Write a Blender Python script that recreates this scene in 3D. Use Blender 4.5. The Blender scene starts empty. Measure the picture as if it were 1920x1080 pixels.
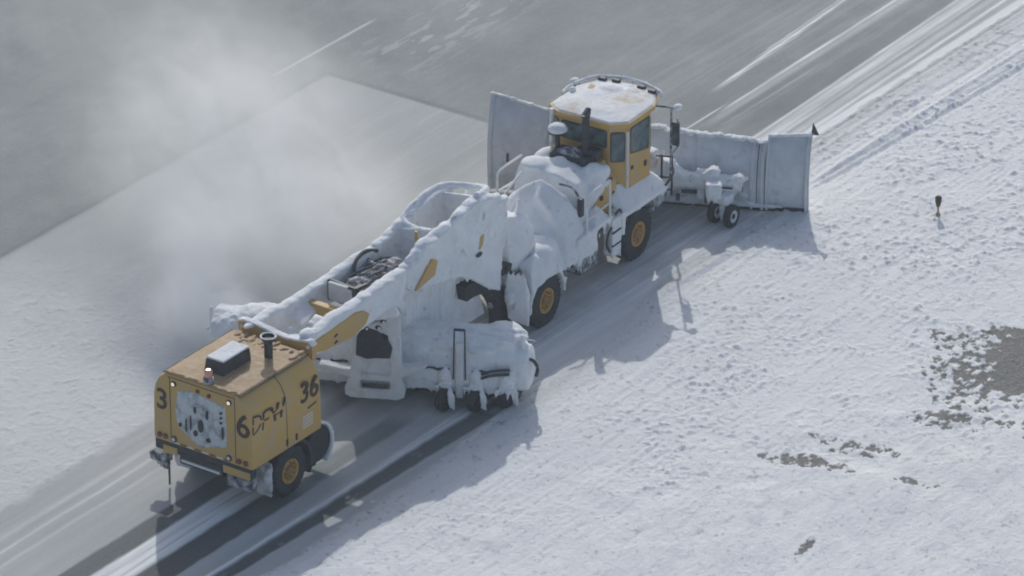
import bpy, bmesh, math, random
import numpy as np
from mathutils import Vector, Matrix
R = math.radians
S = bpy.context.scene
COL = S.collection
random.seed(4)

# ---------------------------------------------------------------- camera, sky, sun, exposure
EL, AZ, DIST = R(26.5), R(35.3), 150.0
vd = Vector((math.cos(AZ) * math.cos(EL), math.sin(AZ) * math.cos(EL), -math.sin(EL)))
cam = bpy.data.objects.new("camera", bpy.data.cameras.new("camera"))
COL.objects.link(cam)
cam.location = -DIST * vd
cam.rotation_euler = vd.to_track_quat('-Z', 'Y').to_euler()
cam.data.lens = 205.31
cam.data.sensor_width = 36
cam.data.clip_start = 1
cam.data.clip_end = 3000
S.camera = cam

SUN_EL, SUN_AZ = R(33.2), R(38.2)
world = bpy.data.worlds.new("World")
S.world = world
world.use_nodes = True
wn = world.node_tree
sky = wn.nodes.new('ShaderNodeTexSky')
sky.sky_type = 'NISHITA'
sky.sun_disc = False
sky.sun_elevation = SUN_EL
sky.sun_rotation = math.pi / 2 - SUN_AZ
sky.dust_density = 2.0
sky.ozone_density = 1.0
bgn = wn.nodes['Background']
wn.links.new(sky.outputs[0], bgn.inputs[0])
bgn.inputs[1].default_value = 0.148
sl = bpy.data.lights.new("sun", 'SUN')
sl.energy = 2.6
sl.angle = R(0.7)
sl.color = (0.985, 0.985, 0.945)
sun = bpy.data.objects.new("sun", sl)
COL.objects.link(sun)
ts = Vector((math.cos(SUN_AZ) * math.cos(SUN_EL), math.sin(SUN_AZ) * math.cos(SUN_EL), math.sin(SUN_EL)))
sun.rotation_euler = ts.to_track_quat('Z', 'Y').to_euler()
sun.location = ts * 60
S.view_settings.view_transform = 'Standard'
S.view_settings.look = 'None'
S.view_settings.gamma = 1
S.view_settings.exposure = -0.36
S.cycles.filter_width = 1.9
S.cycles.volume_step_rate = 0.6
S.cycles.volume_max_steps = 256
S.cycles.max_bounces = 8
S.cycles.volume_bounces = 4

# ---------------------------------------------------------------- materials
def newmat(name):
    m = bpy.data.materials.new(name)
    m.use_nodes = True
    return m, m.node_tree.nodes, m.node_tree.links, m.node_tree.nodes['Principled BSDF']

def noise(n, l, vec, scale, detail=4, rough=0.6):
    t = n.new('ShaderNodeTexNoise')
    t.inputs['Scale'].default_value = scale
    t.inputs['Detail'].default_value = detail
    t.inputs['Roughness'].default_value = rough
    l.new(vec, t.inputs['Vector'])
    return t.outputs[0]

def ramp(n, l, fac, stops):
    r = n.new('ShaderNodeValToRGB')
    e = r.color_ramp.elements
    while len(e) < len(stops):
        e.new(0.5)
    for k, (p, c) in enumerate(stops):
        e[k].position = p
        e[k].color = c if len(c) == 4 else (*c, 1)
    l.new(fac, r.inputs[0])
    return r.outputs[0]

def bump(n, l, h, strength, dist, bsdf, prev=None):
    b = n.new('ShaderNodeBump')
    b.inputs['Strength'].default_value = strength
    b.inputs['Distance'].default_value = dist
    l.new(h, b.inputs['Height'])
    if prev:
        l.new(prev, b.inputs['Normal'])
    l.new(b.outputs[0], bsdf.inputs['Normal'])
    return b.outputs[0]

def noisy(name, c1, c2, scale=3, lo=0.35, hi=0.65, rough=0.7, bstr=0.4, bdist=0.01, bscale=25, metal=0.0, c3=None, s3=9, lo3=.55, hi3=.7):
    m, n, l, b = newmat(name)
    tc = n.new('ShaderNodeTexCoord').outputs['Object']
    col = ramp(n, l, noise(n, l, tc, scale, 6, 0.65), [(lo, c1), (hi, c2)])
    if c3:
        f = ramp(n, l, noise(n, l, tc, s3, 7, 0.7), [(lo3, (0, 0, 0)), (hi3, (1, 1, 1))])
        mx = n.new('ShaderNodeMixRGB')
        l.new(f, mx.inputs[0]); l.new(col, mx.inputs[1]); mx.inputs[2].default_value = (*c3, 1)
        col = mx.outputs[0]
    l.new(col, b.inputs['Base Color'])
    b.inputs['Roughness'].default_value = rough
    b.inputs['Metallic'].default_value = metal
    bump(n, l, noise(n, l, tc, bscale, 5, 0.6), bstr, bdist, b)
    return m

M = {}
M['crust'] = noisy('packed_snow', (.70, .71, .72), (.85, .855, .86), 1.6, .3, .62, .95, .45, .02, 13, c3=(.36, .37, .385), s3=3.2, lo3=.58, hi3=.74)
M['roofdust'] = noisy('dusted_roof', (.74, .74, .74), (.84, .84, .84), 1.8, .35, .62, .9, .5, .015, 12, c3=(.62, .50, .36), s3=.8, lo3=.52, hi3=.66)
M['plow'] = noisy('frosted_steel', (.56, .57, .58), (.76, .77, .78), 1.4, .3, .7, .9, .6, .015, 7, c3=(.42, .40, .37), s3=1.8, lo3=.55, hi3=.8)
M['yellow'] = noisy('yellow_paint', (.60, .37, .085), (.54, .34, .11), 1.6, .35, .7, .6, .15, .004, 40, c3=(.48, .37, .24), s3=2.2, lo3=.45, hi3=.8)
M['yellow_dusty'] = noisy('dusty_yellow_roof', (.40, .27, .14), (.34, .19, .07), 1.7, .42, .75, .7, .4, .01, 22, c3=(.52, .42, .31), s3=5, lo3=.5, hi3=.75)
M['black'] = noisy('dark_steel', (.02, .022, .026), (.05, .053, .06), 6, .3, .7, .6, .4, .006, 30, c3=(.5, .5, .52), s3=7, lo3=.66, hi3=.78)
M['grime'] = noisy('snow_dusted_machinery', (.05, .053, .06), (.52, .53, .55), 5, .40, .60, .8, .9, .03, 18)
M['rubber'] = noisy('rubber', (.018, .02, .024), (.045, .048, .052), 9, .3, .7, .85, .3, .004, 50, c3=(.30, .31, .33), s3=12, lo3=.68, hi3=.8)
M['rim'] = noisy('rim_yellow', (.66, .37, .06), (.42, .25, .08), 8, .35, .7, .6, .2, .004, 40)
M['hub'] = noisy('hub_brown', (.26, .12, .045), (.40, .21, .07), 9, .35, .7, .7, .2, .004, 40)
M['white'] = noisy('white_rim', (.7, .7, .7), (.8, .8, .8), 5, .3, .7, .6, .1, .003, 40)
M['ink'] = noisy('dark_lettering', (.035, .022, .02), (.06, .035, .028), 9, .3, .7, .6, .1, .002, 40)
M['seam'] = noisy('panel_gap', (.07, .05, .03), (.11, .075, .035), 9, .3, .7, .8, .1, .002, 40)
M['red'] = noisy('red_lens', (.16, .03, .02), (.20, .045, .03), 9, .3, .7, .35, .1, .002, 40)
M['pipe'] = noisy('frosted_pipe', (.66, .65, .62), (.78, .78, .77), 5, .3, .7, .7, .3, .005, 30)
M['glass'] = noisy('cab_glass', (.03, .055, .06), (.13, .19, .19), 3.5, .35, .65, .12, .02, .001, 10)  # paler teal mottle stands in for highlights on the windows
M['bristle'] = noisy('broom_bristles', (.02, .022, .026), (.12, .125, .13), 25, .4, .7, .95, .9, .03, 60)
M['mirror_lamp'] = noisy('lamp_glass', (.85, .85, .82), (.9, .9, .88), 5, .3, .7, .15, .02, .001, 10)
M['beacon'] = noisy('beacon_lens', (.75, .22, .13), (.8, .45, .35), 18, .3, .7, .3, .05, .001, 10)
M['grille'] = noisy('icy_grille', (.16, .18, .20), (.62, .64, .65), 3.5, .30, .52, .9, .6, .03, 16)
ml, n_, l_, b_ = newmat('lit_lamp')
b_.inputs['Base Color'].default_value = (.9, .85, .7, 1)
b_.inputs['Emission Color'].default_value = (1, .86, .6, 1)
b_.inputs['Emission Strength'].default_value = .7
M['lit'] = ml

# ---------------------------------------------------------------- mesh helpers
def NB():
    return bmesh.new()

def xf(verts, mat):
    for v in verts:
        v.co = mat @ v.co

def box(bm, c, s, rot=None, taper=1.0, bev=0.0):
    r = bmesh.ops.create_cube(bm, size=1)
    vs = r['verts']
    for v in vs:
        k = taper if v.co.z > 0 else 1
        v.co = Vector((v.co.x * s[0] * k, v.co.y * s[1] * k, v.co.z * s[2]))
    if bev:
        es = list({e for v in vs for e in v.link_edges})
        g = bmesh.ops.bevel(bm, geom=es, offset=bev, segments=2, affect='EDGES', profile=.6)
        vs = list({v for f in g['faces'] for v in f.verts} | {v for v in vs if v.is_valid})
    m = Matrix.Translation(Vector(c))
    if rot:
        from mathutils import Euler
        m = m @ Euler([R(a) for a in rot]).to_matrix().to_4x4()
    xf(vs, m)
    return vs

def beam(bm, p0, p1, w, h, bev=0.0):
    p0, p1 = Vector(p0), Vector(p1)
    d = p1 - p0
    x = d.normalized()
    up = Vector((0, 0, 1)) if abs(x.z) < .95 else Vector((1, 0, 0))
    y = up.cross(x).normalized()
    z = x.cross(y)
    vs = box(bm, (0, 0, 0), (d.length, w, h), bev=bev)
    m = Matrix((x, y, z)).transposed().to_4x4()
    m.translation = (p0 + p1) / 2
    xf(vs, m)
    return vs

def tube(bm, pts, r, seg=8):
    pts = [Vector(p) for p in pts]
    rings = []
    for i, p in enumerate(pts):
        a = pts[max(i - 1, 0)]
        b = pts[min(i + 1, len(pts) - 1)]
        t = (b - a).normalized()
        u = t.cross(Vector((0, 0, 1)))
        if u.length < .05:
            u = t.cross(Vector((0, 1, 0)))
        u.normalize()
        w = t.cross(u)
        rr = r[i] if isinstance(r, (list, tuple)) else r
        rings.append([bm.verts.new(p + (u * math.cos(2 * math.pi * k / seg) + w * math.sin(2 * math.pi * k / seg)) * rr) for k in range(seg)])
    for a, b in zip(rings, rings[1:]):
        for k in range(seg):
            bm.faces.new((a[k], a[(k + 1) % seg], b[(k + 1) % seg], b[k]))
    bm.faces.new(rings[0]); bm.faces.new(rings[-1][::-1])

def bent(pts, n=6):
    """smooth curve through points (Catmull-Rom)"""
    pts = [Vector(p) for p in pts]
    out = []
    for i in range(len(pts) - 1):
        p0, p1, p2, p3 = pts[max(i - 1, 0)], pts[i], pts[i + 1], pts[min(i + 2, len(pts) - 1)]
        for k in range(n):
            t = k / n
            out.append(.5 * (2 * p1 + (p2 - p0) * t + (2 * p0 - 5 * p1 + 4 * p2 - p3) * t * t + (3 * p1 - p0 - 3 * p2 + p3) * t ** 3))
    out.append(pts[-1])
    return out

def prism(bm, poly, y0, y1):
    """poly = (x, z) outline extruded from y0 to y1"""
    a = [bm.verts.new((x, y0, z)) for x, z in poly]
    b = [bm.verts.new((x, y1, z)) for x, z in poly]
    n = len(poly)
    bm.faces.new(a); bm.faces.new(b[::-1])
    for i in range(n):
        bm.faces.new((a[i], b[i], b[(i + 1) % n], a[(i + 1) % n]))

def slab(bm, poly, z0, z1):
    a = [bm.verts.new((x, y, z0)) for x, y in poly]
    b = [bm.verts.new((x, y, z1)) for x, y in poly]
    n = len(poly)
    bm.faces.new(a[::-1]); bm.faces.new(b)
    for i in range(n):
        bm.faces.new((a[i], a[(i + 1) % n], b[(i + 1) % n], b[i]))

def hull(bm, pts):
    vs = [bm.verts.new(p) for p in pts]
    bmesh.ops.convex_hull(bm, input=vs)
    loose = [v for v in vs if v.is_valid and not v.link_faces]
    if loose:
        bmesh.ops.delete(bm, geom=loose, context='VERTS')

def blob(bm, c, r):
    g = bmesh.ops.create_icosphere(bm, subdivisions=2, radius=1)
    for v in g['verts']:
        v.co = Vector((c[0] + v.co.x * r[0], c[1] + v.co.y * r[1], c[2] + v.co.z * r[2]))

def cone_down(bm, p, r, ln):
    g = bmesh.ops.create_cone(bm, cap_ends=True, segments=6, radius1=r * .15, radius2=r, depth=ln)
    xf(g['verts'], Matrix.Translation(Vector((p[0], p[1], p[2] - ln / 2 + .03))))

def drips(bm, p0, p1, n, l0, l1, r=.03):
    for i in range(n):
        t = random.random()
        p = Vector(p0).lerp(Vector(p1), t)
        cone_down(bm, p, r * random.uniform(.7, 1.4), random.uniform(l0, l1))

def lathe_y(bm, prof, c, seg=48, closed=False):
    """prof = (radius, y offset) spun round the y axis through c"""
    rings = []
    for r, y in prof:
        rings.append([bm.verts.new((c[0] + r * math.cos(2 * math.pi * k / seg), c[1] + y, c[2] + r * math.sin(2 * math.pi * k / seg))) for k in range(seg)])
    pairs = list(zip(rings, rings[1:]))
    if closed:
        pairs.append((rings[-1], rings[0]))
    for a, b in pairs:
        for k in range(seg):
            bm.faces.new((a[k], b[k], b[(k + 1) % seg], a[(k + 1) % seg]))
    if not closed:
        bm.faces.new(rings[0]); bm.faces.new(rings[-1][::-1])

def lathe_z(bm, prof, c, seg=24):
    rings = []
    for r, z in prof:
        rings.append([bm.verts.new((c[0] + r * math.cos(2 * math.pi * k / seg), c[1] + r * math.sin(2 * math.pi * k / seg), c[2] + z)) for k in range(seg)])
    for a, b in zip(rings, rings[1:]):
        for k in range(seg):
            bm.faces.new((a[k], a[(k + 1) % seg], b[(k + 1) % seg], b[k]))
    bm.faces.new(rings[0][::-1]); bm.faces.new(rings[-1])

def link(name, me, mat, parent):
    me.materials.clear()
    me.materials.append(M[mat] if isinstance(mat, str) else mat)
    o = bpy.data.objects.new(name, me)
    COL.objects.link(o)
    if parent:
        o.parent = parent
    return o

def centre(me):
    """put the mesh origin at its own centre; returns the centre"""
    n = len(me.vertices)
    co = np.empty(n * 3)
    me.vertices.foreach_get('co', co)
    co = co.reshape(-1, 3)
    c = (co.min(0) + co.max(0)) / 2
    me.vertices.foreach_set('co', (co - c).ravel())
    me.update()
    return Vector(c)

OFF = {}
def place(o, parent, me):
    c = centre(me)
    OFF[o.name] = c
    base = OFF.get(parent.name, Vector((0, 0, 0))) if parent else Vector((0, 0, 0))
    o.location = c - base

def mk(name, bm, mat, parent, mtx=None, smooth=False, bev=0.0, label=None):
    bmesh.ops.recalc_face_normals(bm, faces=bm.faces)
    if bev:
        bmesh.ops.bevel(bm, geom=[e for e in bm.edges if e.is_manifold and e.calc_face_angle(0) > .5], offset=bev, segments=2, affect='EDGES', profile=.6)
    if mtx:
        bm.transform(mtx)
    me = bpy.data.meshes.new(name)
    bm.to_mesh(me)
    bm.free()
    if smooth:
        me.shade_smooth()
        try:
            me.set_sharp_from_angle(angle=R(40))
        except Exception:
            pass
    o = link(name, me, mat, parent)
    place(o, parent, me)
    if label:
        o['label'] = label
    return o

TEX = {}
def clouds(scale):
    if scale not in TEX:
        t = bpy.data.textures.new("clouds", 'CLOUDS')
        t.noise_scale = scale
        t.noise_depth = 4
        TEX[scale] = t
    return TEX[scale]

def snowy(name, bm, mat, parent, mtx=None, voxel=.04, smooth=6, disp=.05, dscale=.35, disp2=.02, fine=1.0, label=None):
    """fuse the shapes into one crusted skin: voxel remesh, smooth, displace"""
    bmesh.ops.recalc_face_normals(bm, faces=bm.faces)
    if mtx:
        bm.transform(mtx)
    me = bpy.data.meshes.new(name + "_raw")
    bm.to_mesh(me)
    bm.free()
    t = bpy.data.objects.new("raw", me)
    COL.objects.link(t)
    m = t.modifiers.new("r", 'REMESH'); m.mode = 'VOXEL'; m.voxel_size = voxel
    if smooth:
        m = t.modifiers.new("s", 'SMOOTH'); m.iterations = smooth; m.factor = .5
    for st, sc in ((disp, dscale), (disp2, dscale * .3), ((.010 if voxel > .025 else .006) * fine, .09)):
        if st:
            m = t.modifiers.new("d", 'DISPLACE'); m.texture = clouds(sc); m.strength = st; m.mid_level = .5
            m.texture_coords = 'LOCAL'
    dg = bpy.context.evaluated_depsgraph_get()
    out = bpy.data.meshes.new_from_object(t.evaluated_get(dg))
    out.name = name
    bpy.data.objects.remove(t)
    bpy.data.meshes.remove(me)
    out.shade_smooth()
    o = link(name, out, mat, parent)
    place(o, parent, out)
    if label:
        o['label'] = label
    return o

def thing(name, label, cat, loc, rz=0):
    o = bpy.data.objects.new(name, None)
    COL.objects.link(o)
    o.location = loc
    o.rotation_euler = (0, 0, rz)
    o['label'] = label
    o['category'] = cat
    return o

def text(s, size, mat, parent, mtx, name='lettering', thick=.004, shear=0.0, sx=1.0):
    cu = bpy.data.curves.new("t", 'FONT')
    cu.body = s
    cu.size = size
    cu.extrude = thick
    cu.offset = size * .016
    cu.align_x = 'CENTER'
    cu.align_y = 'CENTER'
    t = bpy.data.objects.new("t", cu)
    COL.objects.link(t)
    dg = bpy.context.evaluated_depsgraph_get()
    me = bpy.data.meshes.new_from_object(t.evaluated_get(dg))
    bpy.data.objects.remove(t)
    me.name = name
    sh = Matrix.Identity(4); sh[0][1] = shear; sh[0][0] = sx
    me.transform(mtx @ sh)
    o = link(name, me, mat, parent)
    place(o, parent, me)
    return o

def wheel(parent, c, r, w, side, rimr, mat_rim='rim', name='wheel', M4=None, seg=48):
    """side = +1 or -1: the y direction the outer face looks"""
    bm = NB()
    h = w / 2
    prof = [(rimr, -h * .80), (rimr + .03, -h * .95), (r * .86, -h), (r * .95, -h * .90), (r, -h * .72), (r, h * .72), (r * .95, h * .90), (r * .86, h), (rimr + .03, h * .95), (rimr, h * .80)]
    lathe_y(bm, prof, c, seg, closed=True)
    if r > .5:
        n = 28
        for k in range(n):
            a = 2 * math.pi * k / n
            for s in (-1, 1):
                vs = box(bm, (0, 0, 0), (.05, h * .78, .035))
                a2 = a + (math.pi / n if s > 0 else 0)
                m = Matrix.Translation(Vector(c)) @ Matrix.Rotation(-a2, 4, 'Y') @ Matrix.Translation(Vector((r + .008, s * h * .42, 0))) @ Matrix.Rotation(R(90), 4, 'Y') @ Matrix.Rotation(R(18 * s), 4, 'Z')
                xf(vs, m)
    ty = mk(name, bm, 'rubber', parent, M4, smooth=True)
    OFFN = ty
    bm = NB()
    s = side
    prof = [(rimr + .005, s * h * .80), (rimr * .97, s * h * .95), (rimr * .86, s * h * .92), (rimr * .80, s * h * .62), (rimr * .50, s * h * .50), (rimr * .46, s * h * .60)]
    prof = [(rimr + .004, -s * h * .6)] + prof + [(rimr * .44, s * h * .62), (rimr * .12, s * h * .62)]
    lathe_y(bm, prof, c, 36)
    mk('rim', bm, mat_rim, ty, M4, smooth=True)
    bm = NB()
    hp = [(rimr * .42, s * h * .5), (rimr * .42, s * h * .80), (rimr * .34, s * h * .92), (rimr * .10, s * h * .95)]
    lathe_y(bm, hp, c, 24)
    if r > .5:
        for k in range(10):
            a = 2 * math.pi * k / 10
            vs = box(bm, (c[0] + rimr * .63 * math.cos(a), c[1] + s * h * .62, c[2] + rimr * .63 * math.sin(a)), (.035, .09, .035))
    mk('hub', bm, 'hub' if r > .5 else 'black', ty, M4, smooth=True)
    return ty

# ---------------------------------------------------------------- numpy noise and the ground sheet
rng = np.random.default_rng(7)
def vnoise(x, y, sx, sy, seed):
    g = np.random.default_rng(seed).random((256, 256))
    u, v = x / sx + 1000.37, y / sy + 1000.71
    iu, iv = np.floor(u).astype(int), np.floor(v).astype(int)
    fu, fv = u - iu, v - iv
    fu = fu * fu * (3 - 2 * fu); fv = fv * fv * (3 - 2 * fv)
    a = g[iu % 256, iv % 256]; b = g[(iu + 1) % 256, iv % 256]
    c = g[iu % 256, (iv + 1) % 256]; d = g[(iu + 1) % 256, (iv + 1) % 256]
    return (a * (1 - fu) + b * fu) * (1 - fv) + (c * (1 - fu) + d * fu) * fv

def fbm(x, y, sx, sy, seed, o=4, gain=.5):
    t, am, s = 0, 1, 0
    for k in range(o):
        t = t + am * vnoise(x + 13.1 * k, y - 7.7 * k, sx / 2 ** k, sy / 2 ** k, seed + k)
        s += am
        am *= gain
    return t / s

def sst(a, b, x):
    t = np.clip((x - a) / (b - a), 0, 1)
    return t * t * (3 - 2 * t)

def build_ground():
    def axis(lo, hi, st, far):
        f = list(np.arange(lo, hi, st))
        a, s = [], st
        p = lo
        while p > -far:
            s *= 1.18; p -= s; a.append(p)
        b, s = [], st
        p = f[-1]
        while p < far:
            s *= 1.18; p += s; b.append(p)
        return np.array(a[::-1] + f + b)
    xs = axis(-21.5, 26.0, .052, 900)
    ys = axis(-21.0, 25.5, .052, 900)
    X, Y = np.meshgrid(xs, ys, indexing='ij')
    e1 = (fbm(X, Y, 1.2, 1.2, 11) - .5)
    e2 = (fbm(X, Y, .35, .35, 21) - .5)
    # rough untouched snow to the right of the lane
    edge = -3.55 - .35 * sst(-4, -9, X) + .75 * sst(-1, 3, X) + 1.5 * sst(7.6, 9.6, X)
    edge = edge + e1 * .35 + e2 * .25
    rough = sst(0, -.25, Y - edge)
    lane = 1 - rough
    # rough strip left of the cleared lane, behind the broom
    left = .75 * sst(2.75, 3.15, Y + e2 * .3 + .012 * (X + 12)) * sst(1.5, -7.0, X + .5 * (Y - 3) + e1 * 2) * sst(12.0, 11.5, Y)
    # cover: 0 bare pavement .. 1 clean snow
    st1 = fbm(X, Y, 7.0, .22, 31, 4, .65)
    st2 = fbm(X, Y, 3.0, .09, 41, 3, .7)
    mid = fbm(X, Y, 2.5, 2.5, 51)
    cover = .49 + .06 * (st1 - .5) + .10 * (mid - .5)
    # beyond the slab joint
    slab_e = (X < 7.85) & (Y < 11.85)
    far = 1 - sst(.06, -.06, X - 7.85) * sst(.08, -.08, Y - (11.85 + .1 * e1))
    wind = fbm(X * .6 + Y * .8, -X * .8 + Y * .6, 5, 5, 61)
    cfar = .335 + .20 * (wind - .5) + .10 * (fbm(X, Y, .9, .7, 401, 5, .65) - .5) + .05 * (st1 - .5)
    # ice film streaks ahead of the plow
    ah = sst(6.5, 10.0, X - .3 * Y) * sst(6.8, 2.2, Y)
    strk = sst(.50, .68, st1) * .15 + sst(.58, .72, st2) * .06
    cfar = cfar + ah * (.35 * strk)
    wob = .05 * (st1 - .5) + .03 * e1
    for (y0, sl_, w, x0, x1, a) in ((2.50, .052, .05, 13.2, 99, .45), (2.40, .052, .03, 13.2, 18, .30), (2.62, .052, .03, 15.5, 99, .30), (1.73, 0, .035, 9.8, 12.4, .42), (1.60, .01, .05, 12.0, 99, .32), (1.42, .01, .12, 11, 99, .12), (1.05, .0, .05, 11, 16, .10),
                           (-.02, .03, .05, 10, 99, .36), (-.28, .03, .20, 9, 99, .34), (-.55, .03, .05, 9, 99, .22), (-.80, .03, .12, 9, 99, .16), (-1.05, .02, .06, 9, 99, .32), (-1.30, .0, .15, 9, 99, .30), (-2.3, 0, .5, 8, 99, .35)):
        q = np.exp(-(np.abs((Y - y0 - sl_ * (X - 13) - wob) / w)) ** 3) * sst(x0 - .4, x0 + 1.2, X) * sst(x1 + .6, x1 - .6, X)
        cfar = cfar + 1.5 * a * q * (.45 + 1.1 * fbm(X, Y, 2.2, .18, 71))
    cfar = cfar + .22 * sst(.2, -1.4, Y) * sst(9, 10.5, X)
    cfar = cfar - .25 * np.exp(-((Y + 1.55) / .05) ** 2) * sst(18, 19.5, X)
    cfar = cfar + .40 * np.exp(-((Y - 13.0) / .045) ** 2) * sst(6.6, 7.4, X) * sst(11.8, 11.2, X)
    fleck = sst(.56, .66, fbm(X, Y, .9, .16, 81)) * np.exp(-((Y - 11.0) / 1.0) ** 2) * sst(8.5, 10, X) * sst(19, 15, X)
    cfar = cfar + .17 * fleck
    cover = cover * (1 - far) + cfar * far
    # faint blade marks on the slab and in the lane
    cover = cover + .04 * (1 - far) * (sst(.55, .7, st2) - .25) * sst(11, 8, Y)
    cover = np.where(slab_e & (np.abs(X - 7.85) < .07), cover * .80, cover)
    cover = cover * (1 - .30 * np.exp(-((Y - 11.85 - .1 * e1) / .10) ** 2) * (X < 7.85))
    cover = cover * (1 - .22 * np.exp(-((X - 7.95) / .10) ** 2) * (Y < 11.9))
    # swept ground behind the broom
    bl = (X + 5.6) * math.cos(R(25.6)) + (Y + 3.77) * math.sin(R(25.6))
    swept = sst(.5, -1.0, bl) * sst(3.1, 2.8, Y) * (Y > -6)
    csw = .50 + .14 * (st1 - .5) + .10 * (mid - .5)
    for (y0, w, x0, x1, a) in ((1.75, .05, -99, -10.5, .30), (2.15, .10, -99, -12, .20), (1.3, .05, -99, -13, .18), (-.85, .10, -99, -12.5, .42), (-1.15, .05, -99, -13, .50), (-1.35, .07, -99, -13.5, .38), (-2.95, .06, -99, -6.5, .30)):
        csw = csw + a * .8 * np.exp(-((Y - y0 - .07 * (e1)) / w) ** 2) * sst(x1 + 1, x1 - 1, X) * (.5 + .9 * fbm(X, Y, 1.6, .25, 91))
    cover = cover * (1 - swept) + csw * swept
    # wheel tracks down to wet pavement
    j = .05 * e2 + .04 * e1
    jj = .05 * e2 + .07 * (fbm(X, Y, .5, .5, 131) - .5)
    t1 = sst(-.72, -.64, Y + j) * sst(-.02, -.10, Y + j) * sst(-9.5, -12.5, X + e1)
    t2 = sst(-2.36, -2.28, Y + j) * sst(-1.52, -1.60, Y + j) * sst(-10.8, -12.2, X + e1)
    t2b = sst(-2.35, -2.15, Y + j) * sst(-1.55, -1.75, Y + j) * sst(-6.6, -8.0, X + e1) * sst(-11.8, -11, X)
    t3 = sst(-3.80, -3.70, Y + jj + .035 * (X + 6)) * sst(-3.14, -3.24, Y + jj + .015 * (X + 6)) * sst(-4.6, -5.6, X)
    t4 = sst(-.6, -.35, Y + j) * sst(.2, -.1, Y + j) * sst(-5.5, -7.5, X + e1) * sst(-10.5, -9.5, X)
    btw = sst(-1.60, -1.45, Y + j) * sst(-.62, -.78, Y + j) * sst(-11.2, -13.0, X + e1)
    cover = cover + btw * (.22 + .9 * (st2 - .5) + .5 * (st1 - .5))
    cover = cover * (1 - .82 * t1 * (.75 + .3 * st1)) * (1 - .88 * t2) * (1 - .55 * t2b) * (1 - .90 * t3) * (1 - .5 * t4)
    cover = cover + .12 * t3 * sst(.66, .8, fbm(X, Y, .5, .2, 101))
    cover = cover - .12 * sst(-2.9, -3.3, Y) * sst(.2, -.1, Y - edge) * (.0)
    rim3 = np.exp(-((Y + jj + 3.10 + .015 * (X + 6)) / .045) ** 2) * sst(-4.6, -5.6, X)
    cover = cover + .35 * rim3
    # truck lane under and beside the truck
    ln = sst(-9, -3, X) * sst(9, 7, X) * lane * sst(2.6, 2.0, Y) * (1 - far)
    cover = cover + ln * (.10 * (st1 - .5) + .10 * (sst(.5, .7, st2) - .3) + .10)
    # rough snow
    smooth_zone = sst(-9.5, -13.0, Y + .35 * X + e1 * 4) * .0 + sst(-7.0, -11.5, .55 * X + .84 * Y + 2.5 + 5 * e1)
    crough = .95 + .10 * (mid - .5)
    soft = sst(-.6, -3.0, Y + 1.2 * (e1 + e2)) * (.30 + .7 * (X > -6)) * (1 - sst(16, 24, X) * .3)
    cover = cover + soft * .22 * (.4 + 1.2 * st1) * sst(-19, -9, X)
    grade = sst(-.2, -1.6, Y - edge + .8 * e1)
    cover = cover * lane + (crough - .20 * (1 - grade) * (.4 + 1.2 * st1)) * rough
    cover = cover * (1 - left) + (.80 + .16 * (mid - .5)) * left
    # bare patches that show through the snow on the right
    def patch(px, py, rx, ry, rot, sd, amp=1.4, k=1.0):
        dx, dy = X - px, Y - py
        c, s = math.cos(R(rot)), math.sin(R(rot))
        u, v = (dx * c + dy * s) / rx, (-dx * s + dy * c) / ry
        q = u * u + v * v
        nz = (fbm(X, Y, .7, .7, sd) - .5) * amp + (fbm(X, Y, .16, .16, sd + 5) - .5) * amp * .75
        return sst(-.02, .10, (1 - q) * .5 * k + nz) * sst(2.6, 1.6, q)
    spec = fbm(X, Y, .20, .14, 261, 3, .6)
    def blot(px, py, rx, ry, rot, k, sd):
        dx, dy = X - px, Y - py
        c, s_ = math.cos(R(rot)), math.sin(R(rot))
        u, v = (dx * c + dy * s_) / rx, (-dx * s_ + dy * c) / ry
        q = np.sqrt(u * u + v * v) + .9 * (fbm(X, Y, .9, .9, sd) - .5)
        return np.clip(1 - q, -1, 1) * k
    f = blot(2.8, -12.2, 2.8, 1.2, 50, .6, 201)
    f = np.maximum(f, blot(3.6, -13.2, 2.2, 1.15, 50, 4.0, 203))
    f = np.maximum(f, blot(1.9, -12.4, 2.2, .9, 40, .42, 205))
    f = np.maximum(f, blot(-3.8, -11.4, .34, 1.5, 15, .66, 211))
    f = np.maximum(f, blot(-2.4, -12.0, .40, 1.4, 10, .36, 215))
    f = np.maximum(f, blot(-3.2, -14.1, .22, .7, 15, .75, 219))
    f = np.maximum(f, blot(.1, -13.0, .45, 1.2, 20, .36, 223))
    f = np.maximum(f, blot(.9, -15.2, 1.0, .5, 30, .42, 227))
    f = np.maximum(f, blot(-7.6, -13.8, .7, .16, 12, .5, 231))
    spec2 = vnoise(X, Y, .11, .09, 267)
    bare = sst(.50, .57, spec + .42 * f - .10 + .22 * (spec2 - .5) * (f < 1.6)) * (f > .02)
    bare = bare * rough
    spk = sst(.74, .82, fbm(X, Y, .13, .11, 241, 2)) * rough * .9  # sparse dark pits, their shade put into the snow colour
    cover = cover * (1 - (.58 + .16 * mid) * bare) - spk * .3
    # relief
    l1 = fbm(X, Y, .42, .30, 301, 3, .6)
    l2 = vnoise(X, Y, .15, .12, 307) * .45 + vnoise(X, Y, .09, .08, 309) * .55
    lumps = .035 * np.clip(l1 - .50, 0, 1) * 2.0 + .105 * np.clip(l2 - .56, 0, 1) * 2.0 + .03 * np.clip(fbm(X, Y, 1.6, .35, 311) - .5, 0, 1)
    lz = .25 + .95 * sst(.32, .66, fbm(X, Y, 2.6, 2.6, 313, 5, .6))
    drift = .09 * fbm(X, Y, 3.0, 2.0, 317) + .03 * fbm(X, Y, 1.4, .5, 331)
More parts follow.
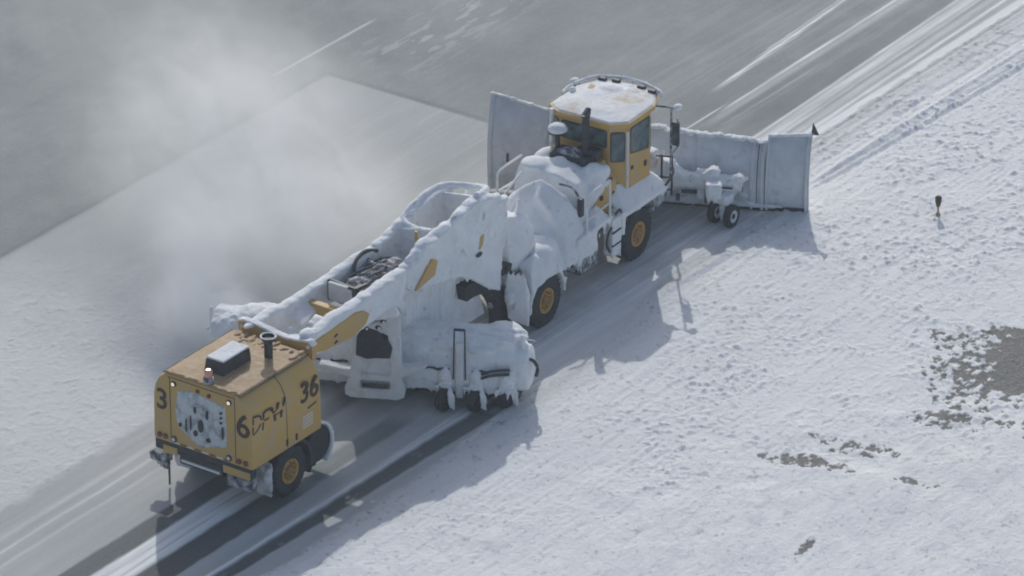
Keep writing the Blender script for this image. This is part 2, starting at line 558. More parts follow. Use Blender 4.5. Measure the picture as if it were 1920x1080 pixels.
    drift2 = .16 * fbm(X * .8 + Y * .6, -X * .6 + Y * .8, 2.6, .7, 341, 4, .5)
    bank = sst(0, -2.2, Y - edge)
    lumps = lumps * .85
    drift2 = drift2 * 1.3
    drag = .028 * (fbm(X, Y, 2.2, .10, 371, 3) - .5) * sst(-12, -7, Y) + .02 * (fbm(X, Y, 1.0, .07, 375, 2) - .5)
    z = rough * (.02 + drag + drift * (.25 + .75 * bank) + lumps * (1 - .75 * bare) * lz * (1 - .86 * smooth_zone) + drift2 * smooth_zone)
    for (y0, sl_, w, h, x0) in ((-3.05, -.05, .05, -.05, 8.5), (-3.16, -.05, .04, .05, 8.5), (-3.32, -.05, .05, -.04, 8.5), (-2.92, -.02, .06, .05, 9.5), (-2.5, -.02, .06, -.035, 10), (-2.0, -.01, .08, .03, 10), (-1.6, 0, .05, -.04, 10)):
        z = z + h * np.exp(-((Y - y0 - sl_ * (X - 10) - .04 * e1) / w) ** 2) * sst(x0, x0 + 1.5, X) * rough
    for (y0, h) in ((-2.75, .03), (-3.0, -.035), (-3.4, .03), (-3.65, -.03), (-4.1, .025)):
        z = z + h * np.exp(-((Y - y0 + .04 * e1) / .07) ** 2) * sst(1.5, 3, X) * sst(8.2, 7, X)
    z = z - bare * .015 * rough
    z = z + left * (.02 + lumps * .5 + .04 * fbm(X, Y, 1.5, 1.5, 351))
    z = z + (1 - rough) * (1 - left) * (.006 * st2 + .008 * cover)
    z = z - .012 * t3 + .02 * rim3
    fade = sst(26, 40, np.maximum(np.abs(X), np.abs(Y)))
    z = z * (1 - fade) + fade * .08 * rough
    z[X > 27] *= 1
    cover = np.clip(cover, .0, 1)
    nx, ny = X.shape
    me = bpy.data.meshes.new("snowy_ground")
    co = np.stack([X, Y, z], -1).reshape(-1, 3).astype(np.float32)
    idx = np.arange(nx * ny).reshape(nx, ny)
    q = np.stack([idx[:-1, :-1], idx[1:, :-1], idx[1:, 1:], idx[:-1, 1:]], -1).reshape(-1, 4).astype(np.int32)
    me.vertices.add(len(co)); me.vertices.foreach_set('co', co.ravel())
    me.loops.add(q.size); me.loops.foreach_set('vertex_index', q.ravel())
    me.polygons.add(len(q)); me.polygons.foreach_set('loop_start', np.arange(0, q.size, 4, dtype=np.int32))
    me.update(calc_edges=True)
    at = me.attributes.new('cover', 'FLOAT', 'POINT')
    at.data.foreach_set('value', cover.reshape(-1).astype(np.float32))
    at = me.attributes.new('earth', 'FLOAT', 'POINT')
    at.data.foreach_set('value', np.clip(bare, 0, 1).reshape(-1).astype(np.float32))
    at = me.attributes.new('grain', 'FLOAT', 'POINT')
    at.data.foreach_set('value', np.clip(rough + left, 0, 1).reshape(-1).astype(np.float32))
    me.shade_smooth()
    m, n, l, b = newmat('snow_and_pavement')
    tc = n.new('ShaderNodeTexCoord').outputs['Object']
    a = n.new('ShaderNodeAttribute'); a.attribute_name = 'cover'
    g = n.new('ShaderNodeAttribute'); g.attribute_name = 'grain'
    nz = noise(n, l, tc, 9, 6, .75)
    ma = n.new('ShaderNodeMath'); ma.operation = 'MULTIPLY_ADD'
    l.new(nz, ma.inputs[0]); ma.inputs[1].default_value = .16; ma.inputs[2].default_value = -.08
    ad = n.new('ShaderNodeMath'); ad.operation = 'ADD'
    l.new(a.outputs['Fac'], ad.inputs[0]); l.new(ma.outputs[0], ad.inputs[1])
    col = ramp(n, l, ad.outputs[0], [(0, (.045, .05, .056)), (.3, (.235, .255, .25)), (.6, (.50, .505, .50)), (.95, (.82, .82, .815))])
    ea = n.new('ShaderNodeAttribute'); ea.attribute_name = 'earth'
    ec = ramp(n, l, noise(n, l, tc, 14, 6, .75), [(.3, (.13, .125, .11)), (.55, (.21, .205, .19)), (.72, (.42, .42, .415))])
    mx = n.new('ShaderNodeMixRGB'); l.new(ea.outputs['Fac'], mx.inputs[0]); l.new(col, mx.inputs[1]); l.new(ec, mx.inputs[2])
    l.new(mx.outputs[0], b.inputs['Base Color'])
    b.inputs['Roughness'].default_value = .8
    b.inputs['Specular IOR Level'].default_value = .25
    p = bump(n, l, noise(n, l, tc, 22, 5, .65), .35, .012, b)
    b2 = n.new('ShaderNodeBump')
    l.new(g.outputs['Fac'], b2.inputs['Strength']); b2.inputs['Distance'].default_value = .045
    l.new(noise(n, l, tc, 7, 6, .7), b2.inputs['Height'])
    l.new(p, b2.inputs['Normal']); l.new(b2.outputs[0], b.inputs['Normal'])
    o = bpy.data.objects.new("ground", me)
    me.materials.append(m)
    COL.objects.link(o)
    o['kind'] = 'structure'
build_ground()

# ================================================================= TRUCK
TR = thing('snow_plow_truck', 'yellow snow plow truck with snow-caked body, black exhaust and wide angled front blade', 'plow truck', (-1.29, -.61, 0), R(3.5))
WX = 4.53
for (x, s) in ((WX, -1), (WX, 1), (0, -1), (0, 1)):
    wheel(TR, (x, s * 1.13, .69), .70, .44, s, .34)
# chassis
bm = NB()
for s in (-1, 1):
    beam(bm, (-1.3, s * .45, .95), (6.0, s * .45, .95), .14, .30)
for x in (0, WX):
    beam(bm, (x, -.95, .69), (x, .95, .69), .22, .24)
    blob(bm, (x, 0, .69), (.3, .3, .27))
box(bm, (2.3, -.95, .85), (.9, .5, .55), bev=.04)
box(bm, (2.3, .95, .85), (1.2, .5, .6), bev=.04)
box(bm, (6.0, 0, .95), (.3, 2.0, .5), bev=.04)
mk('chassis', bm, 'grime', TR)

# cab: octagonal plan, walls as one shell with openings covered by glass set proud
plan = [(4.0, -.74), (4.27, -1.10), (5.45, -1.12), (5.98, -.72), (6.06, 0), (5.98, .72), (5.45, 1.12), (4.27, 1.10), (4.0, .74)]
bm = NB()
slab(bm, plan, 1.95, 3.80)
cab = mk('cab', bm, 'yellow', TR, bev=.03)
def wall_panel(p0, p1, z0, z1, a, b, out, name, mat, parent, cut=None, r=.05):
    """panel on the wall line p0->p1 between fractions a..b and heights z0..z1, standing out by 'out'"""
    p0, p1 = Vector((*p0, 0)), Vector((*p1, 0))
    d = p1 - p0
    L = d.length
    nrm = Vector((d.y, -d.x, 0)).normalized()
    u0, u1 = a * L, b * L
    pts = []
    poly = cut or [(u0, z0), (u1, z0), (u1, z1), (u0, z1)]
    # rounded corners
    n = len(poly)
    rp = []
    for i in range(n):
        q = Vector(poly[i]); pa = Vector(poly[i - 1]); pb = Vector(poly[(i + 1) % n])
        da = (pa - q).normalized() * r; db = (pb - q).normalized() * r
        for k in range(4):
            t = k / 3
            rp.append((q + da) * (1 - t) ** 2 + q * 2 * t * (1 - t) + (q + db) * t * t)
    bm = NB()
    A = [bm.verts.new(p0 + d.normalized() * q.x + Vector((0, 0, q.y)) + nrm * out) for q in rp]
    B = [bm.verts.new(p0 + d.normalized() * q.x + Vector((0, 0, q.y)) - nrm * .01) for q in rp]
    bm.faces.new(A); bm.faces.new(B[::-1])
    for i in range(len(A)):
        bm.faces.new((A[i], A[(i + 1) % len(A)], B[(i + 1) % len(A)], B[i]))
    return mk(name, bm, mat, parent)
# gaskets (window_frame) and glass as sub-parts of the cab
def window(p0, p1, z0, z1, a, b, cut=None):
    L = (Vector(p1) - Vector(p0)).length
    g = .035
    if cut:
        cx = sum(c[0] for c in cut) / len(cut); cz = sum(c[1] for c in cut) / len(cut)
        c2 = [(cx + (c[0] - cx) * 1.09, cz + (c[1] - cz) * 1.09) for c in cut]
        wall_panel(p0, p1, 0, 0, 0, 1, .012, 'window_frame', 'black', cab, c2, .07)
        wall_panel(p0, p1, 0, 0, 0, 1, .018, 'window', 'glass', cab, cut, .06)
    else:
        wall_panel(p0, p1, z0 - g, z1 + g, a - g / L, b + g / L, .012, 'window_frame', 'black', cab, None, .07)
        wall_panel(p0, p1, z0, z1, a, b, .018, 'window', 'glass', cab, None, .05)
# outward normal for a counter-clockwise plan is (dy,-dx)
window(plan[8], plan[0], 3.22, 3.66, .06, .46)
window(plan[8], plan[0], 3.22, 3.66, .54, .94)
window(plan[0], plan[1], 2.84, 3.62, .14, .86)
window(plan[7], plan[8], 2.84, 3.62, .14, .86)
for (i, k) in ((2, 3), (3, 4), (4, 5), (5, 6)):
    window(plan[i], plan[k], 2.7, 3.58, .10, .90)
for (p0, p1, f) in ((plan[1], plan[2], 1), (plan[6], plan[7], -1)):
    # door panel with its own window and handle
    Ld = 1.18
    wall_panel(p0, p1, 2.02, 3.76, .06, .95, .03, 'door', 'yellow', cab, None, .05)
    u = (lambda t: t) if f > 0 else (lambda t: Ld - t)
    cut = [(u(.17), 3.02), (u(1.02), 2.84), (u(1.04), 3.68), (u(.16), 3.68)]
    c2 = [(u(.13), 2.98), (u(1.06), 2.79), (u(1.08), 3.72), (u(.12), 3.72)]
    if f < 0:
        cut, c2 = cut[::-1], c2[::-1]
    wall_panel(p0, p1, 0, 0, 0, 1, .036, 'window_frame', 'black', cab, c2, .07)
    wall_panel(p0, p1, 0, 0, 0, 1, .042, 'window', 'glass', cab, cut, .06)
    a_, b_2 = sorted((u(.18) / Ld, u(.28) / Ld))
    wall_panel(p0, p1, 2.52, 2.62, a_, b_2, .055, 'door_handle', 'black', cab, None, .02)
    a_, b_2 = sorted((u(.82) / Ld, u(.94) / Ld))
    wall_panel(p0, p1, 2.36, 2.52, a_, b_2, .05, 'door_vent', 'black', cab, None, .02)
# white edge strip on door post
bm = NB(); box(bm, (4.285, -1.125, 2.85), (.05, .05, 1.62)); mk('door_post', bm, 'pipe', cab)
# roof: overhanging lid, crowned, with snow on it
def offs(pl, k, cx=5.05):
    return [(cx + (x - cx) * k, y * k) for x, y in pl]
bm = NB()
rplan = [(3.93, -.80), (4.22, -1.20), (5.55, -1.20), (6.25, -.86), (6.42, 0), (6.25, .86), (5.55, 1.20), (4.22, 1.20), (3.93, .80)]
slab(bm, rplan, 3.80, 3.92)
roof = mk('roof', bm, 'yellow', cab, bev=.03)
bm = NB()
a1 = offs(rplan, .985); 
vs = [(x, y, 3.88) for x, y in a1] + [(x, y, 3.955) for x, y in offs(rplan, .95)] + [(x, y, 4.01) for x, y in offs(rplan, .55)]
hull(bm, vs)
blob(bm, (5.75, .25, 3.98), (.30, .40, .08)); blob(bm, (5.9, -.3, 3.96), (.2, .3, .07))
snowy('roof_snow', bm, 'roofdust', cab, voxel=.03, smooth=2, disp=.03, dscale=.6, disp2=.012)
bm = NB()
pts = bent([(4.9, 1.22, 3.95), (5.5, 1.24, 3.97), (6.2, .9, 3.99), (6.48, 0, 4.0), (6.30, -.85, 3.97), (6.15, -1.02, 3.92)])
tube(bm, pts, .05)
for p in ((5.5, 1.22), (6.2, .88), (6.45, 0), (6.22, -.85)):
    tube(bm, [(p[0], p[1], 3.8), (p[0], p[1], 4.05)], .025)
snowy('roof_rail', bm, 'crust', cab, voxel=.022, smooth=0, disp=.03, dscale=.15, disp2=.03)
for k, y in enumerate((-.75, -.38, .38, .75)):
    bm = NB(); box(bm, (6.32 - abs(y) * .22, y, 3.96), (.14, .22, .14), bev=.03); mk('work_light', bm, 'black', cab)
bm = NB(); lathe_z(bm, [(.09, 0), (.09, .08), (.07, .14), (.03, .17)], (5.15, 1.05, 3.9)); mk('beacon', bm, 'mirror_lamp', cab, smooth=True)
bm = NB(); hull(bm, [(4.9, .95, 3.96), (5.9, .95, 3.95), (6.0, .45, 3.97), (5.3, .45, 4.0), (4.8, .6, 3.97), (5.5, .7, 4.01), (5.3, .7, 3.9)]); snowy('dusty_patch', bm, 'yellow_dusty', cab, voxel=.03, smooth=1, disp=.03, dscale=.3, disp2=.02)

# engine cover behind the cab and black air cleaner, exhaust
bm = NB()
hull(bm, [(2.55, -.95, 1.5), (2.55, .95, 1.5), (4.0, -.98, 1.5), (4.0, .98, 1.5), (2.65, -.90, 2.45), (2.65, .9, 2.45), (3.0, -.75, 2.72), (3.0, .75, 2.72), (4.0, -.75, 2.72), (4.0, .75, 2.72), (4.0, -.98, 2.4), (4.0, .98, 2.4)])
eng = mk('engine_cover', bm, 'yellow', TR, bev=.03)
bm = NB(); lathe_z(bm, [(.24, 0), (.24, .22), (.18, .3)], (3.72, -.55, 2.65)); mk('filter_cap', bm, 'yellow', eng, smooth=True)
for (x, z) in ((3.25, 2.15), (3.7, 2.5), (3.85, 2.05)):
    bm = NB(); box(bm, (x, -.985, z), (.10, .04, .12), bev=.01); mk('latch', bm, 'black', eng)
bm = NB()
box(bm, (3.45, -.02, 2.93), (.62, 1.10, .40), bev=.03)
box(bm, (3.70, -.35, 3.12), (.35, .6, .25), bev=.03)
air = mk('air_cleaner', bm, 'black', TR)
bm = NB()
hull(bm, [(3.2, -.35, 3.12), (3.2, .45, 3.12), (3.65, -.30, 3.12), (3.65, .45, 3.12), (3.3, .1, 3.26), (3.55, 0, 3.26)])
snowy('snow_cap', bm, 'grime', air, voxel=.03, smooth=3, disp=.08, dscale=.2, disp2=.04)
bm = NB()
tube(bm, bent([(3.55, -.28, 2.9), (3.6, -.28, 3.3), (3.6, -.28, 4.16)]), .10, 12)
tube(bm, [(3.6, -.28, 4.12), (3.6, -.28, 4.18)], .115, 12)
ex = mk('exhaust_stack', bm, 'black', TR, smooth=True)
bm = NB(); hull(bm, [(3.5, -.36, 4.22), (3.5, -.2, 4.22), (3.74, -.36, 4.33), (3.74, -.2, 4.33), (3.5, -.28, 4.25), (3.74, -.28, 4.36), (3.7, -.36, 4.18)]); mk('rain_flap', bm, 'black', ex)
bm = NB()
lathe_z(bm, [(.07, 0), (.07, .45), (.24, .50), (.26, .56)], (3.6, .56, 3.0), 20)
mush = mk('air_intake', bm, 'black', TR, smooth=True)
bm = NB(); blob(bm, (3.6, .56, 3.60), (.27, .27, .16)); snowy('snow_cap', bm, 'crust', mush, voxel=.025, smooth=2, disp=.04, dscale=.2, disp2=.02)
bm = NB(); tube(bm, [(3.95, .95, 3.0), (3.95, .95, 3.95)], .06, 12); mk('chrome_stack', bm, 'pipe', TR, smooth=True)

# snow-buried engine hood and deck masses
bm = NB()
hull(bm, [(2.0, -1.0, 1.5), (2.0, 1.0, 1.5), (2.9, -1.0, 1.7), (3.0, 1.0, 1.5), (2.1, .95, 2.3), (2.2, 1.0, 2.75), (2.35, .95, 3.0), (2.5, .6, 3.10), (3.05, .2, 3.12), (3.2, -.3, 3.0), (3.2, -.65, 2.85), (3.1, -.80, 2.70), (2.3, -.80, 2.85), (2.25, -.2, 3.04), (2.2, .5, 3.0), (2.3, -.9, 2.5), (3.1, .8, 2.95)])
for (c, r) in (((3.25, -.72, 2.82), (.34, .30, .26)), ((3.20, -.88, 2.50), (.28, .20, .30)), ((3.5, -.92, 2.78), (.20, .14, .22)), ((2.9, -.9, 2.35), (.3, .15, .25)), ((3.3, .75, 2.92), (.5, .25, .2)), ((2.5, .55, 3.08), (.4, .4, .12)), ((2.9, .1, 3.1), (.25, .2, .1))):
    blob(bm, c, r)
drips(bm, (2.6, -.98, 2.3), (3.6, -.98, 2.5), 8, .1, .3, .06)
snowy('snowed_hood', bm, 'crust', TR, voxel=.038, smooth=12, disp=.05, dscale=.8, disp2=.012, fine=.3)
bm = NB()
hull(bm, [(1.70, -.12, 3.16), (1.55, .25, 2.95), (1.6, .75, 2.55), (1.2, .9, 2.2), (1.80, -.45, 2.95), (1.9, -.75, 2.6), (2.0, -1.0, 2.2), (1.85, -1.25, 1.7), (1.5, -1.30, 1.1), (1.0, -1.30, 1.2), (.9, -.9, 1.9), (.75, -.3, 2.3), (.8, .6, 2.0), (1.8, 0, 1.4), (.6, .9, 1.2), (.9, 0, 1.2)])
hull(bm, [(1.2, -.3, 2.9), (1.70, -.12, 3.16), (1.95, -.75, 2.72), (2.02, -1.0, 2.35), (2.0, -1.25, 1.9), (1.85, -1.32, 1.5), (1.6, -1.34, 1.15), (1.1, -1.30, 1.25), (1.1, -1.2, 1.9), (1.15, -.9, 2.35), (1.3, .4, 1.5), (1.7, .4, 1.5)])
drips(bm, (.95, -1.30, 1.2), (1.9, -1.30, 1.3), 12, .15, .5, .05)
snowy('rear_deck_snow', bm, 'crust', TR, voxel=.038, smooth=26, disp=.04, dscale=.9, disp2=.008, fine=.2)
bm = NB()
hull(bm, [(-.35, -1.30, 1.45), (1.0, -1.34, 1.15), (.75, -1.15, 2.05), (.62, -.95, 2.2), (-.1, -.9, 1.8), (-.45, -.5, 1.6), (.6, -.5, 2.1), (.2, -.2, 1.0), (1.0, -.3, 1.2), (-.4, .9, 1.5), (.5, .9, 1.8), (.4, .9, 1.0), (-.4, .5, 1.1)])
blob(bm, (.25, -1.0, 1.75), (.5, .34, .35))
snowy('fender_snow', bm, 'crust', TR, voxel=.038, smooth=12, disp=.04, dscale=.7, disp2=.01, fine=.3)
bm = NB(); box(bm, (2.15, -1.02, 2.35), (.16, .12, .5), bev=.02); mk('hood_gap_shade', bm, 'black', TR)  # black block painting the shaded gap behind the hood
bm = NB(); tube(bm, bent([(1.85, -.55, 3.02), (2.05, -.80, 2.9), (2.15, -.95, 2.65)]), .03); mk('crevice_shade', bm, 'grime', TR, smooth=True)  # dark tube drawing the shaded valley between the two snow masses
# rear fender over the wheel
bm = NB()
arc = []
for k in range(11):
    a = R(-5 + 19 * k)
    arc.append((.02 + .87 * math.cos(a), .70 + .90 * math.sin(a)))
inner = [(.02 + .79 * math.cos(R(-5 + 19 * k)), .70 + .80 * math.sin(R(-5 + 19 * k))) for k in range(10, -1, -1)]
prism(bm, arc + inner, -.78, -1.37)
hull(bm, [(-.75, -1.36, 1.2), (-.7, -1.3, 1.75), (.1, -1.33, 1.72), (.9, -1.34, 1.25), (.7, -.8, 1.9), (-.6, -.8, 1.8), (-.3, -1.1, 2.05)])
drips(bm, (.85, -1.34, .95), (.98, -1.34, 1.0), 3, .2, .45, .04)
snowy('rear_fender', bm, 'crust', TR, voxel=.035, smooth=5, disp=.05, dscale=.4, disp2=.02)
bm = NB(); prism(bm, arc + inner, .78, 1.37)
snowy('rear_fender', bm, 'crust', TR, voxel=.04, smooth=4, disp=.05, dscale=.4, disp2=.02)
# mudflap behind the rear wheel
bm = NB()
hull(bm, [(-.98, -1.42, .40), (-.98, -.82, .48), (-1.05, -1.42, .42), (-1.05, -.82, .50), (-1.0, -1.42, 1.3), (-1.1, -.75, 1.30), (-1.08, -1.35, 1.95), (-1.18, -.90, 1.95), (-.9, -1.4, 1.2), (-1.2, -.8, 1.3)])
drips(bm, (-1.0, -1.40, .45), (-1.05, -.82, .52), 5, .05, .15, .03)
snowy('mudflap', bm, 'crust', TR, voxel=.03, smooth=5, disp=.04, dscale=.3, disp2=.02)
# side deck, skirt, ladder
bm = NB()
box(bm, (2.45, -1.15, 1.72), (1.5, .42, .14))
box(bm, (2.0, -1.24, 1.42), (.9, .24, .62))
hull(bm, [(1.5, -1.34, 1.0), (2.0, -1.34, 1.2), (1.5, -1.2, 1.0), (2.0, -1.2, 1.2), (1.45, -1.3, 1.8), (2.1, -1.3, 1.8)])
hull(bm, [(2.3, -1.1, 1.75), (3.1, -1.1, 1.75), (2.4, -1.34, 1.78), (3.05, -1.34, 1.78), (2.9, -1.0, 2.15), (2.6, -.95, 2.0)])
drips(bm, (1.45, -1.33, 1.15), (3.1, -1.33, 1.65), 16, .2, .75, .055)
snowy('side_deck', bm, 'crust', TR, voxel=.032, smooth=4, disp=.06, dscale=.3, disp2=.03)
bm = NB(); box(bm, (2.45, 1.15, 1.72), (1.5, .42, .14)); box(bm, (2.0, 1.24, 1.42), (.9, .24, .62))
drips(bm, (1.45, 1.33, 1.15), (3.1, 1.33, 1.65), 12, .2, .7, .05)
snowy('side_deck', bm, 'crust', TR, voxel=.032, smooth=4, disp=.06, dscale=.3, disp2=.03)
bm = NB()
for (z, d) in ((1.48, .36), (1.10, .34), (.74, .30)):
    box(bm, (3.36, -1.24, z), (.42, .30, d), bev=.03)
box(bm, (3.60, -1.27, 1.05), (.07, .18, 1.2))
drips(bm, (3.15, -1.36, .62), (3.55, -1.36, .62), 5, .1, .25, .04)
lad = snowy('step_ladder', bm, 'crust', TR, voxel=.03, smooth=2, disp=.05, dscale=.2, disp2=.03)
for z in (1.29, .92):
    bm = NB(); box(bm, (3.34, -1.385, z), (.40, .04, .045)); mk('step_gap', bm, 'black', lad)
bm = NB()
tube(bm, bent([(3.15, -1.34, 1.45), (2.95, -1.36, 1.3), (2.9, -1.36, 1.05), (3.05, -1.36, .8)]), .035)
tube(bm, bent([(3.3, -1.36, 1.75), (3.45, -1.4, 1.85), (3.6, -1.36, 1.72)]), .035)
mk('hose', bm, 'black', TR, smooth=True)
# front fender
for s in (-1, 1):
    bm = NB()
    top_ = [(3.70, -1.42, 1.60), (5.88, -1.44, 1.56), (6.02, -1.0, 1.72), (5.45, -.95, 2.14), (4.0, -.95, 2.24), (3.62, -1.0, 1.95)]
    hull(bm, [(x, s * -y, z) for x, y, z in top_] + [(x, s * -y * .99, z - .12) for x, y, z in top_])
    prism(bm, [(3.62, 1.05), (3.58, 1.7), (3.82, 1.7), (3.76, 1.4), (3.74, 1.05)], s * .85, s * 1.41)
    drips(bm, (3.8, s * 1.38, 1.4), (5.8, s * 1.38, 1.58), 7, .05, .14, .03)
    snowy('front_fender', bm, 'crust', TR, voxel=.03, smooth=3, disp=.015, dscale=.4, disp2=.006, fine=.3)
bm = NB()
blob(bm, (5.85, -1.15, 1.42), (.22, .22, .16))
drips(bm, (5.8, -1.35, 1.4), (6.0, -1.05, 1.4), 6, .25, .55, .05)
tube(bm, [(5.6, -1.1, 1.3), (6.1, -1.1, 1.35)], .06)
snowy('icy_tow_bracket', bm, 'crust', TR, voxel=.03, smooth=2, disp=.04, dscale=.2, disp2=.02)
# handrails
def rail(pts, r=.032, mat='pipe'):
    bm = NB(); tube(bm, pts, r); return mk('handrail', bm, mat, TR, smooth=True)
rail([(1.95, -1.34, 1.75), (1.90, -1.34, 2.74)] + bent([(1.90, -1.34, 2.74), (1.98, -1.34, 2.84), (2.98, -1.34, 2.84), (3.06, -1.34, 2.78)], 3) + [(3.08, -1.34, 1.75)])
rail([(1.95, -1.34, 2.15), (3.06, -1.34, 2.2)], .025)
rail([(1.92, 1.34, 1.75), (1.92, 1.34, 2.65)] + bent([(1.92, 1.34, 2.65), (2.05, 1.34, 2.85), (3.1, 1.34, 2.86)], 3))
rail([(1.0, .75, 2.45), (1.9, 1.34, 2.3), (2.9, 1.34, 2.25)], .03)
rail([(.2, .5, 2.5), (1.0, .45, 2.95), (1.9, .6, 3.05)], .035)
rail([(.3, .1, 2.45), (1.0, .1, 2.85)], .035)
# front guard bars and mirrors
for s in (-1, 1):
    bm = NB()
    tube(bm, bent([(5.75, s * 1.42, 1.62), (6.15, s * 1.40, 1.78), (6.55, s * 1.15, 1.80)]), .035)
    tube(bm, [(6.45, s * 1.20, 1.0), (6.45, s * 1.20, 2.15)], .03)
    tube(bm, [(6.35, s * .95, 1.0), (6.35, s * .95, 2.15)], .03)
    for z in (1.15, 1.5, 2.1):
        tube(bm, [(6.45, s * 1.20, z), (6.3, s * .8, z)], .025)
    mk('guard_bar', bm, 'black', TR, smooth=True)
for s in (-1, 1):
    bm = NB()
    tube(bm, [(5.92, s * 1.0, 3.72), (6.05, s * 1.52, 3.74)], .028)
    tube(bm, [(5.95, s * 1.45, 3.80), (5.95, s * 1.45, 1.75)], .03)
    tube(bm, [(6.1, s * 1.55, 3.45), (6.1, s * 1.58, 2.65), (5.95, s * 1.45, 2.4)], .025)
    mir = mk('mirror', bm, 'grime', TR, smooth=True)
    bm = NB(); box(bm, (6.02, s * 1.53, 3.02), (.10, .24, .66), bev=.03); mk('mirror_housing', bm, 'black', mir)
    bm = NB(); box(bm, (5.96, s * 1.53, 3.02), (.012, .19, .58)); mk('mirror_glass', bm, 'glass', mir)
    bm = NB(); blob(bm, (6.08, s * 1.56, 3.76), (.16, .12, .08)); mk('mirror_lamp', bm, 'crust', mir, smooth=True)
# plow hitch in front
Pm = Matrix.Rotation(R(25.636 - 3.5), 4, 'Z')
kinv = (Matrix.Translation((-1.29, -.61, 0)) @ Matrix.Rotation(R(3.5), 4, 'Z')).inverted()
PL = kinv @ Matrix.Translation((8.05, -3.85, 0)) @ Matrix.Rotation(R(25.636), 4, 'Z')
bm = NB()
box(bm, (6.55, 0, 1.05), (.5, 1.5, 1.1), bev=.05)
box(bm, (6.75, 0, 1.75), (.35, 1.1, .5), bev=.05)
box(bm, (6.9, -.75, 1.5), (.3, .5, .5), bev=.05)
for y in (-.7, 0, .7):
    tube(bm, [(6.6, y, 1.6), (6.85, y, 2.0)], .07)
drips(bm, (6.8, -.8, .6), (6.8, .8, .6), 10, .1, .3, .05)
snowy('plow_hitch', bm, 'crust', TR, voxel=.035, smooth=2, disp=.06, dscale=.25, disp2=.04)

# plow blade
def blade(bm, y0, y1, H0, H1, thick=.05, xo=0.0, xo1=None, ny=10):
    xo1 = xo if xo1 is None else xo1
    prof = [(0.0, .03), (-.10, .20), (-.14, .38), (-.10, .56), (.03, .74), (.24, .89), (.55, 1.0)]
    rows = []
    for i in range(ny + 1):
        t = i / ny
        y = y0 + (y1 - y0) * t
        H = H0 + (H1 - H0) * t
        o = xo + (xo1 - xo) * t
        k = (.55 + .45 * H / 2.1)
        f = [bm.verts.new((px * k + o, y, pz * H)) for px, pz in prof]
        b = [bm.verts.new((px * k + o + thick, y, pz * H - (.02 if j == 6 else 0))) for j, (px, pz) in enumerate(prof)]
        rows.append(f + b[::-1])
    n = len(rows[0])
    for a, b in zip(rows, rows[1:]):
        for k in range(n):
            bm.faces.new((a[k], b[k], b[(k + 1) % n], a[(k + 1) % n]))
    bm.faces.new(rows[0]); bm.faces.new(rows[-1][::-1])
bm = NB(); blade(bm, 1.15, 6.95, 1.80, 2.18, ny=24)
pb = mk('plow_blade', bm, 'plow', TR, PL, smooth=True)
bm = NB(); blade(bm, -.02, 1.13, 2.10, 1.98, xo=.02)
wing = mk('plow_wing', bm, 'plow', TR, PL, smooth=True)
bm = NB(); blade(bm, 6.97, 8.55, 2.22, 2.62, xo=0)
wing2 = mk('plow_wing', bm, 'plow', TR, PL, smooth=True)
def rib(y, H, w=.08, d=.10, parent=None, mat='plow', name='blade_rib'):
    bm = NB()
    prof = [(0.0, .03), (-.10, .20), (-.14, .38), (-.10, .56), (.03, .74), (.24, .89), (.52, 1.0)]
    k = (.55 + .45 * H / 2.1)
    fr = [(px * k - d, pz * H) for px, pz in prof]
    bk = [(px * k + .01, pz * H) for px, pz in prof][::-1]
    prism(bm, fr + bk, y - w / 2, y + w / 2)
    return mk(name, bm, mat, parent or pb, PL, bev=.012)
rib(1.22, 1.84, .09, .05); rib(1.50, 1.83, .07, .05); rib(1.10, 2.0, .07, .05, wing)
rib(.06, 2.1, .06, .05, wing); rib(3.05, 1.92, .07, .04); rib(4.6, 2.0, .07, .05)
rib(6.88, 2.2, .10, .07); rib(7.02, 2.24, .06, .05, wing2); rib(6.3, 2.14, .06, .03); rib(6.5, 2.15, .06, .03); rib(8.48, 2.6, .10, .04, wing2)
# rough snow along the blade's upper lip
bm = NB()
for i in range(46):
    y = 1.2 + 5.6 * i / 45
    H = 1.80 + .38 * (y - 1.15) / 5.8
    blob(bm, (.46 + random.uniform(-.05, .05), y, H + random.uniform(-.02, .03)), (random.uniform(.08, .16), .12, random.uniform(.03, .08)))
snowy('lip_snow', bm, 'crust', pb, PL, voxel=.03, smooth=2, disp=.05, dscale=.2, disp2=.03)
bm = NB()
for i in range(10):
    y = .05 + 1.0 * i / 9
    blob(bm, (.50, y, 2.08 - .1 * i / 9), (.1, .11, .05))
snowy('lip_snow', bm, 'crust', wing, PL, voxel=.03, smooth=2, disp=.05, dscale=.2, disp2=.03)
bm = NB()
for i in range(16):
    y = 7.0 + 1.5 * i / 15
    blob(bm, (.56, y, 2.22 + .4 * i / 15), (random.uniform(.05, .1), .10, random.uniform(.02, .05)))
snowy('lip_snow', bm, 'crust', wing2, PL, voxel=.03, smooth=2, disp=.05, dscale=.2, disp2=.03)
for (yy, H, w_) in ((1.36, 1.86, .02), (1.14, 1.90, .025), (6.94, 2.2, .03)):
    rib(yy, H, w_, .012, pb, 'black', 'blade_gap')
bm = NB(); box(bm, (-.02, .6, .10), (.05, 1.15, .14)); mk('cutting_edge', bm, 'black', wing, PL)
bm = NB(); box(bm, (-.005, 4.05, .06), (.05, 5.8, .08)); mk('cutting_edge', bm, 'black', pb, PL)
bm = NB()
for i in range(40):
    y = random.uniform(1.4, 6.8)
    blob(bm, (-.09, y, random.uniform(.15, .5)), (.05, random.uniform(.05, .2), random.uniform(.04, .12)))
blob(bm, (-.08, 3.0, .2), (.06, 2.6, .10))
snowy('packed_frost', bm, 'crust', pb, PL, voxel=.03, smooth=1, disp=.03, dscale=.2, disp2=.02)
